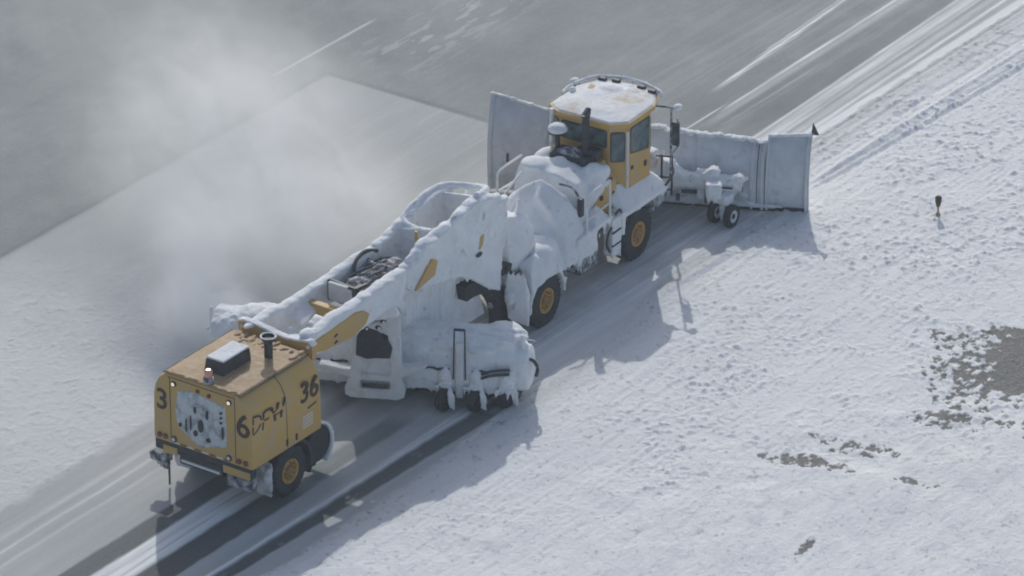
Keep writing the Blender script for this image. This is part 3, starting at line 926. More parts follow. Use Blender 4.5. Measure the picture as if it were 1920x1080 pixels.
bm = NB(); box(bm, (-.165, 1.75, .72), (.02, .06, .22)); mk('slot', bm, 'black', pb, PL)
bm = NB(); box(bm, (-.175, 8.0, 1.1), (.02, .05, .25)); mk('slot', bm, 'black', wing2, PL)
bm = NB()
hull(bm, [(.50, -.18, 2.08), (.56, -.18, 2.08), (.50, .02, 2.08), (.56, .02, 2.08), (.50, -.02, 2.42), (.56, -.02, 2.42)])
mk('marker_flag', bm, 'black', wing, PL)
# push frame behind the blade, draped with snow
bm = NB()
beam(bm, (-.45, 1.9, .95), (-.45, 6.2, .95), .30, .42)
beam(bm, (-.5, 3.9, 1.0), (-1.0, 5.4, 1.0), .25, .3)
for y in (2.0, 3.0, 4.2, 5.4):
    beam(bm, (-.55, y, .9), (-.05, y, .9), .18, .35)
beam(bm, (-.55, 2.45, .95), (-1.2, 2.35, 1.0), .4, .42)
hull(bm, [(-.6, 2.9, 1.35), (-.4, 2.9, 1.35), (-.6, 2.3, 1.3), (-.4, 2.3, 1.3), (-.7, 2.5, .55), (-.7, 2.9, .55), (-.4, 2.6, .5)])
hull(bm, [(-.5, 1.75, 1.15), (-.7, 2.0, 1.2), (-.45, 1.85, .6), (-.75, 2.1, .7), (-.4, 2.2, 1.1), (-.5, 2.2, .6)])
drips(bm, (-.6, 1.8, .8), (-.6, 3.8, .8), 14, .12, .45, .07)
drips(bm, (-.95, 2.2, .85), (-1.2, 2.5, .85), 6, .15, .4, .06)
for (y0, y1, zt) in ((1.75, 2.45, 1.28), (2.45, 3.55, 1.42), (3.55, 4.6, 1.45)):
    for k in range(7):
        t = k / 6
        y = y0 + (y1 - y0) * t
        zz = zt - .22 * math.sin(math.pi * t)
        box(bm, (-.55, y, (zz + .85) / 2), (.34, (y1 - y0) / 5, zz - .85))
    blob(bm, (-.56, y0, zt - .09), (.2, .22, .07))
snowy('push_frame', bm, 'crust', pb, PL, voxel=.035, smooth=3, disp=.08, dscale=.3, disp2=.04)
for (y, z, w, h) in ((2.62, .74, .05, .5), (3.05, .80, .42, .10), (2.05, .98, .30, .05), (3.35, .62, .10, .22)):
    bm = NB(); box(bm, (-.80, y, z), (.05, w, h), bev=.015); mk('frame_gap_shade', bm, 'black', pb, PL)  # black boxes painting the shade in gaps under the frame
# two caster wheels on the plow frame, parallel with the truck
for (wx, wy) in ((6.27, -2.60), (6.27, -2.10)):
    q = kinv @ Vector((wx, wy, .31))
    w_ = wheel(TR, (q.x, q.y, .31), .31, .20, -1, .17, 'white', 'caster_wheel', seg=32)
q = kinv @ Vector((6.27, -2.35, 0))
bm = NB()
box(bm, (q.x, q.y, .42), (.14, .16, .5)); box(bm, (q.x + .1, q.y, .72), (.45, .30, .22), bev=.03)
drips(bm, (q.x - .1, q.y - .15, .65), (q.x + .25, q.y - .15, .65), 5, .1, .3, .04)
snowy('caster_fork', bm, 'crust', TR, voxel=.025, smooth=2, disp=.04, dscale=.2, disp2=.02)

# ================================================================= TOWED BROOM
TB = thing('towed_snow_broom', 'towed snow broom behind the plow truck, snow-caked gooseneck and yellow engine box with 36', 'snow broom', (-12.1, -.65, 0), 0)
for s in (-1, 1):
    wheel(TB, (0, s * 1.23, .62), .63, .42, s, .32)
bm = NB()
beam(bm, (0, -1.0, .62), (0, 1.0, .62), .2, .2)
for s in (-1, 1):
    beam(bm, (-1.5, s * .5, 1.12), (1.6, s * .5, 1.12), .16, .26)
    box(bm, (-.1, s * .8, 1.05), (1.0, .2, .3))
mk('axle_frame', bm, 'grime', TB)
# engine housing body: loft of cross sections
def sec(x, k, zb=1.34):
    """half-profile at station x; k shrinks it"""
    p = [(1.50, zb), (1.505, 1.45), (1.49, 2.2), (1.475, 2.55), (1.425, 2.80), (1.32, 3.00), (1.18, 3.12), (1.10, 3.185), (.6, 3.20), (0, 3.205)]
    q = [(y, z) for y, z in p] + [(-y, z) for y, z in p[::-1][1:]]
    return [(x, y * k, zb + (z - zb) * (1 - (1 - k) * .5)) for y, z in q]
bm = NB()
st = [(-1.56, .955), (-1.535, .985), (-1.46, 1.0), (-.6, 1.0), (.4, 1.0), (1.08, 1.0), (1.16, .985), (1.19, .955)]
rows = [[bm.verts.new(p) for p in sec(x, k)] for x, k in st]
for a, b in zip(rows, rows[1:]):
    for i in range(len(a) - 1):
        bm.faces.new((a[i], a[i + 1], b[i + 1], b[i]))
    bm.faces.new((a[-1], a[0], b[0], b[-1]))
bm.faces.new(rows[0]); bm.faces.new(rows[-1][::-1])
EH = mk('engine_housing', bm, 'yellow', TB, smooth=True)
# dusty roof lid
bm = NB()
rp = [(-1.56, -1.10), (-1.50, -1.13), (1.12, -1.13), (1.18, -1.05), (1.18, 1.05), (1.12, 1.13), (-1.50, 1.13), (-1.56, 1.10)]
hull(bm, [(x, y, 3.18) for x, y in rp] + [(x * .985, y * .975, 3.225) for x, y in rp] + [(x * .6, y * .6, 3.25) for x, y in rp])
lid = snowy('roof_lid', bm, 'yellow_dusty', EH, voxel=.03, smooth=1, disp=.03, dscale=.35, disp2=.012)
bm = NB()
for i in range(26):
    t = i / 25
    y = -1.05 + 2.1 * t
    blob(bm, (-1.52 + random.uniform(0, .06), y, 3.215), (.06, .08, random.uniform(.02, .05)))
snowy('roof_slush', bm, 'yellow_dusty', EH, voxel=.022, smooth=1, disp=.03, dscale=.12, disp2=.01)
bm = NB()
for i in range(24):
    blob(bm, (random.uniform(.7, 1.1), random.uniform(-1, .9), 3.24), (random.uniform(.05, .2), random.uniform(.05, .1), random.uniform(.02, .05)))
snowy('roof_slush', bm, 'yellow_dusty', EH, voxel=.022, smooth=1, disp=.03, dscale=.12, disp2=.01)
# panel seams
def strip(a, b, w, parent, mat='seam', name='panel_seam', d=.006):
    bm = NB(); beam(bm, a, b, w, d); return mk(name, bm, mat, parent)
bm = NB(); beam(bm, (-1.54, -1.135, 3.19), (1.15, -1.135, 3.19), .035, .03); mk('panel_seam', bm, 'seam', EH)
bm = NB(); beam(bm, (-1.54, 1.135, 3.19), (1.15, 1.135, 3.19), .035, .03); mk('panel_seam', bm, 'seam', EH)
for (y, z1) in ((-1.0, 3.12), (.95, 3.12)):
    bm = NB(); box(bm, (-1.558, y, (1.38 + z1) / 2), (.014, .022, z1 - 1.38)); mk('panel_seam', bm, 'seam', EH)
bm = NB(); box(bm, (-1.56, 0, 3.11), (.014, 2.0, .022)); mk('panel_seam', bm, 'seam', EH)
for s in (-1, 1):
    bm = NB(); tube(bm, [(-.20, s * (y + .002), z) for y, z in ((1.12, 3.17), (1.18, 3.123), (1.32, 3.003), (1.427, 2.803), (1.477, 2.55), (1.49, 2.2), (1.505, 1.45), (1.50, 1.36))], .009, 6)
    mk('panel_seam', bm, 'seam', EH, smooth=True)
# icy radiator grille on the rear
bm = NB()
gp = [(-.70, 2.80), (-.2, 2.86), (.35, 2.93), (.72, 2.80), (.80, 2.3), (.74, 1.85), (.45, 1.70), (.2, 1.55), (.0, 1.50), (-.35, 1.62), (-.72, 1.72), (-.74, 2.2)]
hull(bm, [(-1.57, y, z) for y, z in gp] + [(-1.54, y * 1.03, z) for y, z in gp] + [(-1.60, y * .8, 2.25 + (z - 2.25) * .8) for y, z in gp])
gr = snowy('radiator_grille', bm, 'grille', EH, voxel=.022, smooth=1, disp=.05, dscale=.12, disp2=.03)
for (y, z, w, h) in ((0, 2.10, .16, .34), (-.20, 2.45, .07, .24), (.16, 2.48, .07, .18), (-.22, 1.78, .14, .12), (.16, 1.86, .12, .16), (-.62, 2.63, .07, .06), (-.62, 2.50, .07, .06), (-.62, 2.37, .07, .06), (-.66, 2.1, .06, .34), (.62, 1.95, .07, .12), (.30, 2.1, .03, .4), (.44, 2.0, .03, .35)):
    bm = NB()
    lathe_y(bm, [(.02, -.02), (.5, -.012), (.5, .02)], (0, 0, 0), 14)
    vs = list(bm.verts)
    xf(vs, Matrix.Translation((-1.625, y, z)) @ Matrix.Rotation(R(-90), 4, 'Z') @ Matrix.Diagonal((w, 1, h, 1)))
    mk('grille_hole', bm, 'black', gr)
# rear lights
def disc(x, y, z, r, mat, name, parent=EH):
    bm = NB(); lathe_y(bm, [(r, 0), (r, .03), (r * .6, .045)], (0, 0, 0), 16)
    xf(list(bm.verts), Matrix.Translation((x, y, z)) @ Matrix.Rotation(R(90), 4, 'Z'))
    return mk(name, bm, mat, parent, smooth=True)
for y in (.83, -.84):
    disc(-1.56, y, 2.96, .075, 'ink', 'lamp_ring'); disc(-1.575, y, 2.96, .048, 'lit', 'rear_lamp')
for y in (.10, -.24):
    disc(-1.565, y, 2.98 - (0 if y > 0 else .02), .055, 'red', 'tail_light')
for y in (.86, -.80):
    disc(-1.56, y, 1.47, .085, 'seam', 'lamp_ring'); disc(-1.575, y, 1.47, .05, 'pipe', 'tow_eye')
for y in (1.12, 1.30, -1.10, -1.30):
    disc(-1.555, y, 1.47, .075, 'red', 'tail_light'); 
for i in range(8):
    bm = NB(); box(bm, (-1.565, .80 - i * .22, 1.385), (.02, .17, .035)); mk('reflective_strip', bm, 'red' if i % 2 else 'pipe', EH)
# lettering
MR = lambda x, y, z: Matrix.Translation((x, y, z)) @ Matrix(((0, 0, -1, 0), (-1, 0, 0, 0), (0, 1, 0, 0), (0, 0, 0, 1)))   # reads from behind
MS = lambda x, y, z: Matrix.Translation((x, y, z)) @ Matrix(((1, 0, 0, 0), (0, 0, -1, 0), (0, 1, 0, 0), (0, 0, 0, 1)))    # reads from the right side
text('3', .76, 'ink', EH, MR(-1.556, 1.20, 2.42), thick=.012)
text('6', .86, 'ink', EH, MR(-1.556, -1.235, 2.42), thick=.012)
text('36', .74, 'ink', EH, MS(.72, -1.476, 2.52) @ Matrix.Rotation(R(0), 4, 'Z'), shear=.10, thick=.02)
# outline-style DFW
def strokes(segs, w, mat, name='lettering'):
    bm = NB()
    for (a, b, ww) in segs:
        beam(bm, (a[0], -1.481, a[1]), (b[0], -1.481, b[1]), .03, ww)
    return mk(name, bm, mat, EH)
segs = []
for pl, ww in (([(-1.47, 2.71), (-1.32, 2.69), (-1.21, 2.65), (-1.15, 2.52)], .035), ([(-1.50, 2.26), (-1.42, 2.28), (-1.31, 2.33), (-1.20, 2.44)], .035),
               ([(-1.47, 2.67), (-1.48, 2.52)], .022), ([(-1.49, 2.46), (-1.50, 2.30)], .022), ([(-1.10, 2.43), (-1.13, 2.24)], .05),
               ([(-1.08, 2.50), (-1.07, 2.66), (-.94, 2.69), (-.76, 2.68)], .035), ([(-1.05, 2.46), (-.88, 2.46)], .035), ([(-.80, 2.60), (-.76, 2.68)], .03),
               ([(-.73, 2.66), (-.71, 2.50)], .035), ([(-.66, 2.44), (-.64, 2.28)], .09), ([(-.55, 2.56), (-.50, 2.71)], .07), ([(-.38, 2.46), (-.42, 2.28)], .08),
               ([(-.32, 2.54), (-.23, 2.74)], .045), ([(-.69, 2.44), (-.37, 2.42)], .028), ([(-.71, 2.50), (-.55, 2.56)], .022)):
    for a, b in zip(pl, pl[1:]):
        segs.append((a, b, ww))
strokes(segs, .03, 'ink')
bm = NB()
for k, (x0, x1, z) in enumerate(((.62, .98, 2.06), (.62, .95, 2.03))):
    beam(bm, (x0, -1.493, z + .03), (x1, -1.493, z + .07), .012, .022)
mk('small_marking', bm, 'seam', EH)
bm = NB()
for k in range(5):
    beam(bm, (.42, -1.497, 1.62 + .07 * k), (.82, -1.497, 1.62 + .07 * k), .010, .026)
mk('pale_placard', bm, 'pipe', EH)
for (x, z) in ((-.22, 1.52), (.15, 1.52)):
    bm = NB(); box(bm, (x, -1.51, z), (.07, .03, .17), bev=.01); mk('latch', bm, 'black', EH)
# roof equipment
bm = NB()
hull(bm, [(-1.02, .33, 3.22), (-1.02, -.25, 3.22), (.08, .33, 3.22), (.08, -.25, 3.22), (-.98, .30, 3.56), (-.98, -.22, 3.56), (.05, .30, 3.56), (.05, -.22, 3.56)])
rb = mk('cooler_box', bm, 'black', EH, bev=.02)
bm = NB(); box(bm, (-.46, .04, 3.59), (1.02, .52, .05)); snowy('snow_cap', bm, 'crust', rb, voxel=.02, smooth=1, disp=.012, dscale=.3, disp2=.006, fine=.3)
bm = NB(); lathe_z(bm, [(.105, 0), (.105, .45), (.17, .52), (.19, .55), (.19, .60), (.15, .60), (.15, .55), (.03, .54)], (.42, -.50, 3.2)); 
pp = mk('exhaust_pipe', bm, 'black', EH, smooth=True)
bm = NB()
for k in range(20):
    a = 2 * math.pi * k / 20
    blob(bm, (.42 + .18 * math.cos(a), -.5 + .18 * math.sin(a), 3.80), (.035, .035, .02))
snowy('frost_ring', bm, 'crust', pp, voxel=.02, smooth=1, disp=0, disp2=.02)
bm = NB(); lathe_z(bm, [(.13, 0), (.13, .16), (.10, .18)], (-1.42, -.12, 3.2)); bc = mk('beacon_base', bm, 'grime', EH, smooth=True)
bm = NB(); lathe_z(bm, [(.09, 0), (.10, .05), (.10, .14), (.06, .19)], (-1.42, -.12, 3.38)); mk('beacon', bm, 'beacon', bc, smooth=True)
# bumper, lower rear
bm = NB()
box(bm, (-1.45, 0, 1.20), (.22, 2.9, .26), bev=.03)
box(bm, (-1.50, .05, 1.02), (.16, 1.3, .30), bev=.03)
bmp = mk('rear_bumper', bm, 'black', TB)
for (y, w) in ((.98, .42), (-1.02, .80)):
    bm = NB(); box(bm, (-1.57, y, 1.14), (.03, w, .20), bev=.01); mk('bumper_plate', bm, 'yellow', bmp)
bm = NB(); box(bm, (-1.59, .05, .98), (.04, 1.15, .06)); mk('bumper_plate', bm, 'pipe', bmp)
bm = NB()
box(bm, (-1.40, 1.42, .80), (.3, .5, .22)); box(bm, (-1.42, 1.22, .66), (.14, .12, .3)); drips(bm, (-1.45, 1.1, .6), (-1.45, 1.5, .6), 4, .1, .2, .04)
snowy('rear_bracket', bm, 'grime', TB, voxel=.03, smooth=2, disp=.06, dscale=.2, disp2=.03)
bm = NB(); box(bm, (-1.4, -1.05, .85), (.3, .7, .28)); drips(bm, (-1.45, -1.35, .75), (-1.45, -.8, .75), 5, .1, .25, .04)
snowy('rear_bracket', bm, 'grime', TB, voxel=.03, smooth=2, disp=.06, dscale=.2, disp2=.03)
bm = NB(); box(bm, (-1.40, 1.17, .32), (.02, .05, .50)); mk('drag_strap', bm, 'black', TB)
# mudflap and fenders at the box wheels
for s in (-1, 1):
    bm = NB()
    hull(bm, [(-.74, s * 1.0, .28), (-.74, s * 1.44, .25), (-.80, s * 1.0, .28), (-.80, s * 1.44, .25), (-.70, s * 1.0, 1.15), (-.70, s * 1.44, 1.15), (-.95, s * 1.38, .9), (-.78, s * 1.0, 1.15)])
    box(bm, (-.80, s * 1.42, .55), (.12, .08, .3))
    drips(bm, (-.78, s * 1.0, .30), (-.78, s * 1.42, .28), 5, .05, .14, .04)
    snowy('mudflap', bm, 'grille', TB, voxel=.028, smooth=1, disp=.06, dscale=.2, disp2=.03)
    bm = NB()
    a_o = [(.70 * math.cos(R(a)) + .05, .66 + .70 * math.sin(R(a))) for a in range(-30, 121, 10)]
    a_i = [(.80 * math.cos(R(a)) + .05, .66 + .76 * math.sin(R(a))) for a in range(120, -31, -10)]
    prism(bm, a_o + a_i, s * .98, s * 1.46)
    mk('wheel_fender', bm, 'black', TB, smooth=True)
    bm = NB()
    arc1 = [(1.25 + .55 * math.cos(R(a)), .75 + .62 * math.sin(R(a))) for a in range(-60, 101, 10)]
    arc2 = [(1.20 + .50 * math.cos(R(a)), .75 + .58 * math.sin(R(a))) for a in range(100, -61, -10)]
    prism(bm, arc1 + arc2, s * .85, s * 1.40)
    snowy('spray_guard', bm, 'crust', TB, voxel=.026, smooth=1, disp=.02, dscale=.2, disp2=.02)
    bm = NB()
    lathe_y(bm, [(.46, -.25), (.46, .22), (.30, .25)], (1.22, s * 1.1, .80), 28)
    box(bm, (1.22, s * 1.15, .32), (.14, .12, .30))
    mk('jack_drum', bm, 'rubber', TB, smooth=True)
# ---- gooseneck
top = [(1.50, 3.42), (3.14, 3.50), (4.22, 3.53), (5.30, 3.60)]
# rear yoke plate (yellow) across the front of the box
bm = NB()
yk = [(1.13, 3.36), (.98, 3.42), (.55, 3.40), (.15, 3.34), (-.35, 3.30), (-.78, 3.36), (-1.02, 3.42), (-1.13, 3.30), (-1.12, 2.95), (-.95, 2.85), (-.4, 2.92), (.3, 2.92), (.85, 2.86), (1.08, 2.95)]
n0 = len(yk)
A = [bm.verts.new((1.32, y, z)) for y, z in yk]; B_ = [bm.verts.new((1.50, y, z)) for y, z in yk]
bm.faces.new(A); bm.faces.new(B_[::-1])
for i in range(n0):
    bm.faces.new((A[i], B_[i], B_[(i + 1) % n0], A[(i + 1) % n0]))
yoke = mk('gooseneck_yoke', bm, 'yellow', TB, bev=.015)
bm = NB()
for a, b in zip(yk[:7], yk[1:8]):
    beam(bm, (1.41, a[0], a[1] + .01), (1.41, b[0], b[1] + .01), .2, .05)
snowy('snow_ridge', bm, 'crust', yoke, voxel=.025, smooth=1, disp=.03, dscale=.2, disp2=.015)
for y in (.98, -1.0):
    disc(1.318, y, 3.28, .045, 'pipe', 'yoke_pin', yoke)
# right arm (crusted) with bare yellow flank
bm = NB()
rp = [(1.45, 3.40), (2.2, 3.42), (3.14, 3.52), (4.22, 3.56), (5.40, 3.66), (5.46, 3.45), (5.36, 3.0), (5.22, 2.62), (5.05, 2.80), (4.65, 2.87), (3.8, 2.78), (3.12, 2.72), (2.05, 2.82), (1.45, 2.95)]
def conv_prism(bm, poly, y0, y1):
    prism(bm, poly, y0, y1)
conv_prism(bm, rp, -.92, -.62)
blob(bm, (5.28, -.86, 2.72), (.12, .1, .2))
for i in range(20):
    x = 1.7 + 3.6 * i / 19
    blob(bm, (x + random.uniform(-.1, .1), -.77 + random.uniform(-.05, .05), 3.43 + (x - 1.7) * .045 + random.uniform(0, .04)), (random.uniform(.2, .5), .17, random.uniform(.04, .08)))
ra = snowy('gooseneck_arm', bm, 'crust', TB, voxel=.03, smooth=3, disp=.04, dscale=.35, disp2=.02)
bm = NB()
prism(bm, [(1.62, 3.26), (2.4, 3.30), (3.30, 3.36), (3.62, 3.30), (3.86, 3.12), (3.70, 2.90), (3.15, 2.76), (2.5, 2.82), (2.05, 2.86), (1.62, 2.98)], -.955, -.90)
mk('bare_flank', bm, 'yellow', ra, bev=.012)
for (x, z) in ((2.42, 3.08), (2.42, 2.90)):
    bm = NB(); tube(bm, [(x, -.955, z), (x + .1, -.975, z + .04)], .025); mk('bolt', bm, 'black', ra)
# left arm
bm = NB()
lp = [(1.45, 3.38), (3.32, 3.30), (4.62, 3.36), (6.38, 3.42), (7.4, 3.62), (8.4, 3.92), (9.0, 3.96), (9.6, 3.84), (9.6, 3.0), (8.5, 3.0), (7.0, 2.75), (5, 2.72), (3.3, 2.72), (1.45, 2.92)]
conv_prism(bm, lp, .62, .92)
for i in range(26):
    x = 1.7 + 7.2 * i / 25
    zt = np.interp(x, [1.45, 3.32, 4.62, 6.38, 7.4, 8.4, 9.0], [3.38, 3.30, 3.36, 3.42, 3.62, 3.86, 3.9])
    blob(bm, (x + random.uniform(-.15, .15), .77 + random.uniform(-.04, .04), zt + random.uniform(-.01, .03)), (random.uniform(.25, .6), .16, random.uniform(.04, .07)))
hull(bm, [(2.7, .9, 3.3), (3.4, .9, 3.3), (2.7, .2, 2.9), (3.5, .35, 3.0), (2.8, .5, 2.75), (3.5, .5, 2.75)])
la = snowy('gooseneck_arm', bm, 'crust', TB, voxel=.03, smooth=4, disp=.05, dscale=.35, disp2=.02)
# right front side sheet of the neck
bm = NB()
sp = [(6.42, 3.93), (7.32, 4.03), (8.0, 4.22), (8.57, 4.28), (9.3, 4.05), (9.75, 3.72), (9.85, 3.2), (9.62, 2.5), (9.52, 1.9), (9.50, 1.42), (9.2, 1.55), (8.8, 1.82), (8.44, 2.12), (7.87, 2.45), (7.2, 2.62), (6.41, 2.78), (5.8, 2.88), (5.55, 3.1), (5.60, 3.50)]
conv_prism(bm, sp, -.86, -.62)
for i in range(26):
    x = 5.7 + 3.9 * i / 25
    zt = np.interp(x, [5.6, 6.42, 7.32, 8.0, 8.57, 9.3, 9.75], [3.6, 3.93, 4.03, 4.22, 4.28, 4.05, 3.72])
    blob(bm, (x + random.uniform(-.12, .12), -.76 + random.uniform(-.05, .05), zt - .02 + random.uniform(0, .04)), (random.uniform(.12, .4), .18, random.uniform(.05, .11)))
hull(bm, [(5.5, -.7, 2.95), (9.4, -.7, 2.75), (5.5, .7, 2.95), (9.4, .7, 2.75), (5.6, .7, 2.8), (9.3, -.7, 2.5), (5.6, -.7, 2.8), (9.3, .7, 2.5)])
# web between the two cavities and the front cap
tube(bm, bent([(7.35, -.74, 4.02), (7.30, -.35, 3.78), (7.40, .3, 3.66), (7.6, .78, 3.72), (8.3, .84, 3.92), (9.0, .84, 3.98), (9.5, .70, 3.92), (9.65, .1, 3.98), (9.35, -.5, 4.2), (8.6, -.74, 4.36)]), .10, 8)
tube(bm, bent([(5.7, -.74, 3.7), (6.5, -.74, 3.98), (7.3, -.74, 4.06)]), .10, 8)
hull(bm, [(7.25, -.7, 3.9), (7.42, -.7, 3.9), (7.25, .8, 3.6), (7.5, .8, 3.6), (7.3, -.7, 2.7), (7.45, -.7, 2.7), (7.3, .8, 2.7), (7.45, .8, 2.7)])
hull(bm, [(9.0, -.75, 4.15), (9.7, -.75, 3.85), (9.1, .85, 3.88), (9.8, .8, 3.55), (9.3, -.75, 3.0), (9.9, -.7, 3.0), (9.3, .8, 3.0), (9.9, .8, 3.0)])
drips(bm, (7.9, -.80, 2.45), (9.4, -.80, 1.55), 16, .08, .2, .04)
for i in range(26):
    x = random.uniform(5.9, 9.4); z = random.uniform(2.7, 3.9)
    tube(bm, [(x, -.86, z), (x + random.uniform(-.06, .06), -.87, z - random.uniform(.3, .9))], [random.uniform(.02, .05), .02], 6)
ss = snowy('gooseneck_sheet', bm, 'crust', TB, voxel=.032, smooth=3, disp=.05, dscale=.4, disp2=.03, fine=2.0)
bm = NB(); prism(bm, [(6.50, 3.52), (6.72, 3.40), (6.60, 3.05), (5.80, 2.92), (6.1, 3.2)], -.93, -.86)
mk('bare_flank', bm, 'yellow', ss, bev=.012)
bm = NB(); prism(bm, [(8.55, 3.30), (8.70, 3.32), (8.62, 3.02), (8.50, 2.98)], -.92, -.86); mk('bare_flank', bm, 'yellow', ss, bev=.01)
bm = NB(); blob(bm, (8.50, -.90, 2.84), (.13, .04, .07)); mk('lube_hole', bm, 'black', ss)
# front head of the neck: horns and the big rounded mass over the fifth wheel
bm = NB()
hull(bm, [(9.75, -.7, 3.3), (9.6, .8, 3.4), (10.5, -.80, 3.10), (10.6, .7, 3.1), (11.1, -.72, 2.5), (11.4, .6, 2.4), (11.2, -.75, 1.95), (11.3, .7, 1.8), (10.6, -.82, 1.55), (10.5, .7, 1.5), (9.95, -.82, 1.75), (9.8, .7, 1.7), (9.85, -.8, 2.6), (10.3, -.95, 2.3), (10.8, -.92, 2.2)])
hull(bm, [(9.2, -.5, 3.6), (9.2, .8, 3.6), (10.2, -.5, 3.2), (10.2, .7, 3.2), (9.2, -.5, 2.6), (10.2, -.5, 2.6), (9.2, .5, 2.6), (10.2, .5, 2.6)])
hull(bm, [(10.35, -.72, 3.0), (10.65, -.72, 3.0), (10.5, -.55, 3.0), (10.55, -.62, 3.50), (10.70, -.66, 3.48), (10.62, -.5, 3.48), (11.0, -.7, 2.7)])
hull(bm, [(9.8, .45, 3.3), (10.2, .45, 3.2), (10.0, .7, 3.2), (9.95, .5, 3.66), (10.1, .52, 3.66), (10.1, .7, 3.6)])
nh = snowy('neck_head', bm, 'crust', TB, voxel=.035, smooth=14, disp=.04, dscale=.6, disp2=.01, fine=.3)
bm = NB(); tube(bm, bent([(9.75, -.84, 2.0), (9.95, -.90, 1.72), (10.3, -.90, 1.68), (10.6, -.86, 1.82)]), .035); mk('hose', bm, 'black', nh, smooth=True)
bm = NB(); hull(bm, [(9.6, -.80, 2.1), (10.35, -.82, 1.9), (9.6, -.80, 1.75), (10.3, -.82, 1.72), (9.6, -.5, 2.1), (10.3, -.5, 1.9), (9.9, -.84, 2.0)]); mk('neck_recess_shade', bm, 'black', nh)  # black solid painting the shaded recess under the neck head
bm = NB()
lathe_z(bm, [(.75, 0), (.80, .06), (.80, .22), (.5, .30)], (10.6, 0, 1.22), 32)
hull(bm, [(10.1, -.3, 1.0), (10.9, -.3, 1.0), (10.1, .3, 1.0), (10.9, .3, 1.0), (10.0, -.6, 1.5), (11.0, -.6, 1.5), (10.0, .6, 1.5), (11.0, .6, 1.5)])
blob(bm, (9.85, -.95, 1.15), (.26, .2, .26))
snowy('fifth_wheel_coupling', bm, 'crust', TB, voxel=.04, smooth=3, disp=.06, dscale=.4, disp2=.03)
# added snow-caked curtain below the neck; stands in for grey mist over bright ground
bm = NB()
prism(bm, [(5.9, 2.75), (8.9, 2.75), (8.6, 2.0), (9.0, 1.7), (9.3, 1.1), (9.4, .7), (5.9, .7)], -.42, -.30)
for i in range(18):
    x = 6.0 + .16 * i
    tube(bm, [(x, -.44, 2.7), (x + random.uniform(-.05, .05), -.45, random.uniform(.9, 1.5))], random.uniform(.03, .07), 6)
snowy('mist_curtain', bm, 'crust', TB, voxel=.035, smooth=4, disp=.05, dscale=.5, disp2=.02)
# dark rubber arch under the neck
bm = NB()
ao = [(8.42 + 1.62 * math.cos(R(a)), .42 + 1.62 * math.sin(R(a))) for a in range(-8, 101, 6)]
ai = [(8.42 + 1.25 * math.cos(R(a)), .42 + 1.20 * math.sin(R(a))) for a in range(100, -9, -6)]
prism(bm, ao + ai, -.74, -.35)
da = mk('rubber_arch', bm, 'rubber', TB, smooth=True)
# machinery cluster in the open bay between the arms
bm = NB()
for i in range(34):
    box(bm, (random.uniform(4.7, 6.3), random.uniform(-.35, .50), random.uniform(2.95, 3.25)), (random.uniform(.1, .4), random.uniform(.1, .35), random.uniform(.1, .3)), rot=[random.uniform(-40, 40) for _ in range(3)])
hull(bm, [(4.3, -.6, 2.85), (6.6, -.6, 2.85), (4.3, .6, 2.85), (6.6, .6, 2.85), (4.4, -.5, 3.0), (6.4, -.5, 3.05), (4.4, .5, 3.0), (6.4, .5, 3.05)])
for i in range(4):
    blob(bm, (4.9 + i * .45, .1, 3.15), (.3, .35, .22))
mach = snowy('hydraulic_manifold', bm, 'grime', TB, voxel=.022, smooth=1, disp=.06, dscale=.15, disp2=.04)
bm = NB()
for i in range(11):
    a = Vector((random.uniform(4.4, 6.4), random.uniform(-.5, .5), random.uniform(3.1, 3.3)))
    b = a + Vector((random.uniform(-.7, .7), random.uniform(-.4, .4), random.uniform(-.1, .15)))
    tube(bm, bent([a, (a + b) / 2 + Vector((0, 0, random.uniform(.03, .15))), b]), random.uniform(.02, .04))
tube(bm, bent([(6.3, .62, 3.40), (5.9, .70, 3.52), (5.4, .62, 3.45), (5.1, .45, 3.2)]), .05)
for k in range(5):
    y = -.4 + .2 * k
    tube(bm, bent([(4.5, y, 3.05), (4.9, y + .05, 3.28), (5.5, y - .05, 3.34), (6.2, y, 3.12)]), .022)
mk('hydraulic_hose', bm, 'black', mach, smooth=True)
bm = NB(); tube(bm, bent([(5.9, -.3, 3.3), (5.75, -.42, 3.38), (5.6, -.3, 3.3), (5.75, -.2, 3.25), (5.9, -.3, 3.3)]), .035); mk('hose_coil', bm, 'black', mach, smooth=True)
# small upright frame box, crossbar and diagonal strut
bm = NB()
for (a, b) in (((4.1, .45, 3.0), (4.1, .45, 3.55)), ((4.1, .45, 3.55), (4.1, -.35, 3.50)), ((4.1, -.35, 3.5), (4.1, -.35, 3.0)), ((4.1, -.35, 3.50), (4.5, -.4, 3.50))):
    beam(bm, a, b, .07, .07)
box(bm, (4.3, -.35, 3.28), (.35, .3, .4), bev=.02)
mk('valve_frame', bm, 'black', TB)
bm = NB(); box(bm, (4.05, .08, 3.26), (.03, .7, .42)); box(bm, (4.0, .1, 3.54), (.1, .55, .04)); mk('valve_cover', bm, 'plow', TB)
bm = NB(); beam(bm, (3.55, -.62, 3.02), (3.55, .62, 3.02), .22, .28); mk('cross_tube', bm, 'yellow', TB, bev=.03)
bm = NB(); beam(bm, (2.6, -.50, 2.95), (4.2, -.42, 3.22), .12, .16); mk('lift_strut', bm, 'black', TB, bev=.02)
bm = NB()
hull(bm, [(1.6, -.62, 2.8), (2.5, -.62, 2.85), (1.6, .62, 2.8), (2.4, .62, 2.85), (1.7, 0, 2.98), (1.6, -.6, 2.6), (2.5, .6, 2.6), (2.4, -.5, 2.6)])
snowy('bay_floor_snow', bm, 'crust', TB, voxel=.035, smooth=4, disp=.08, dscale=.4, disp2=.03)
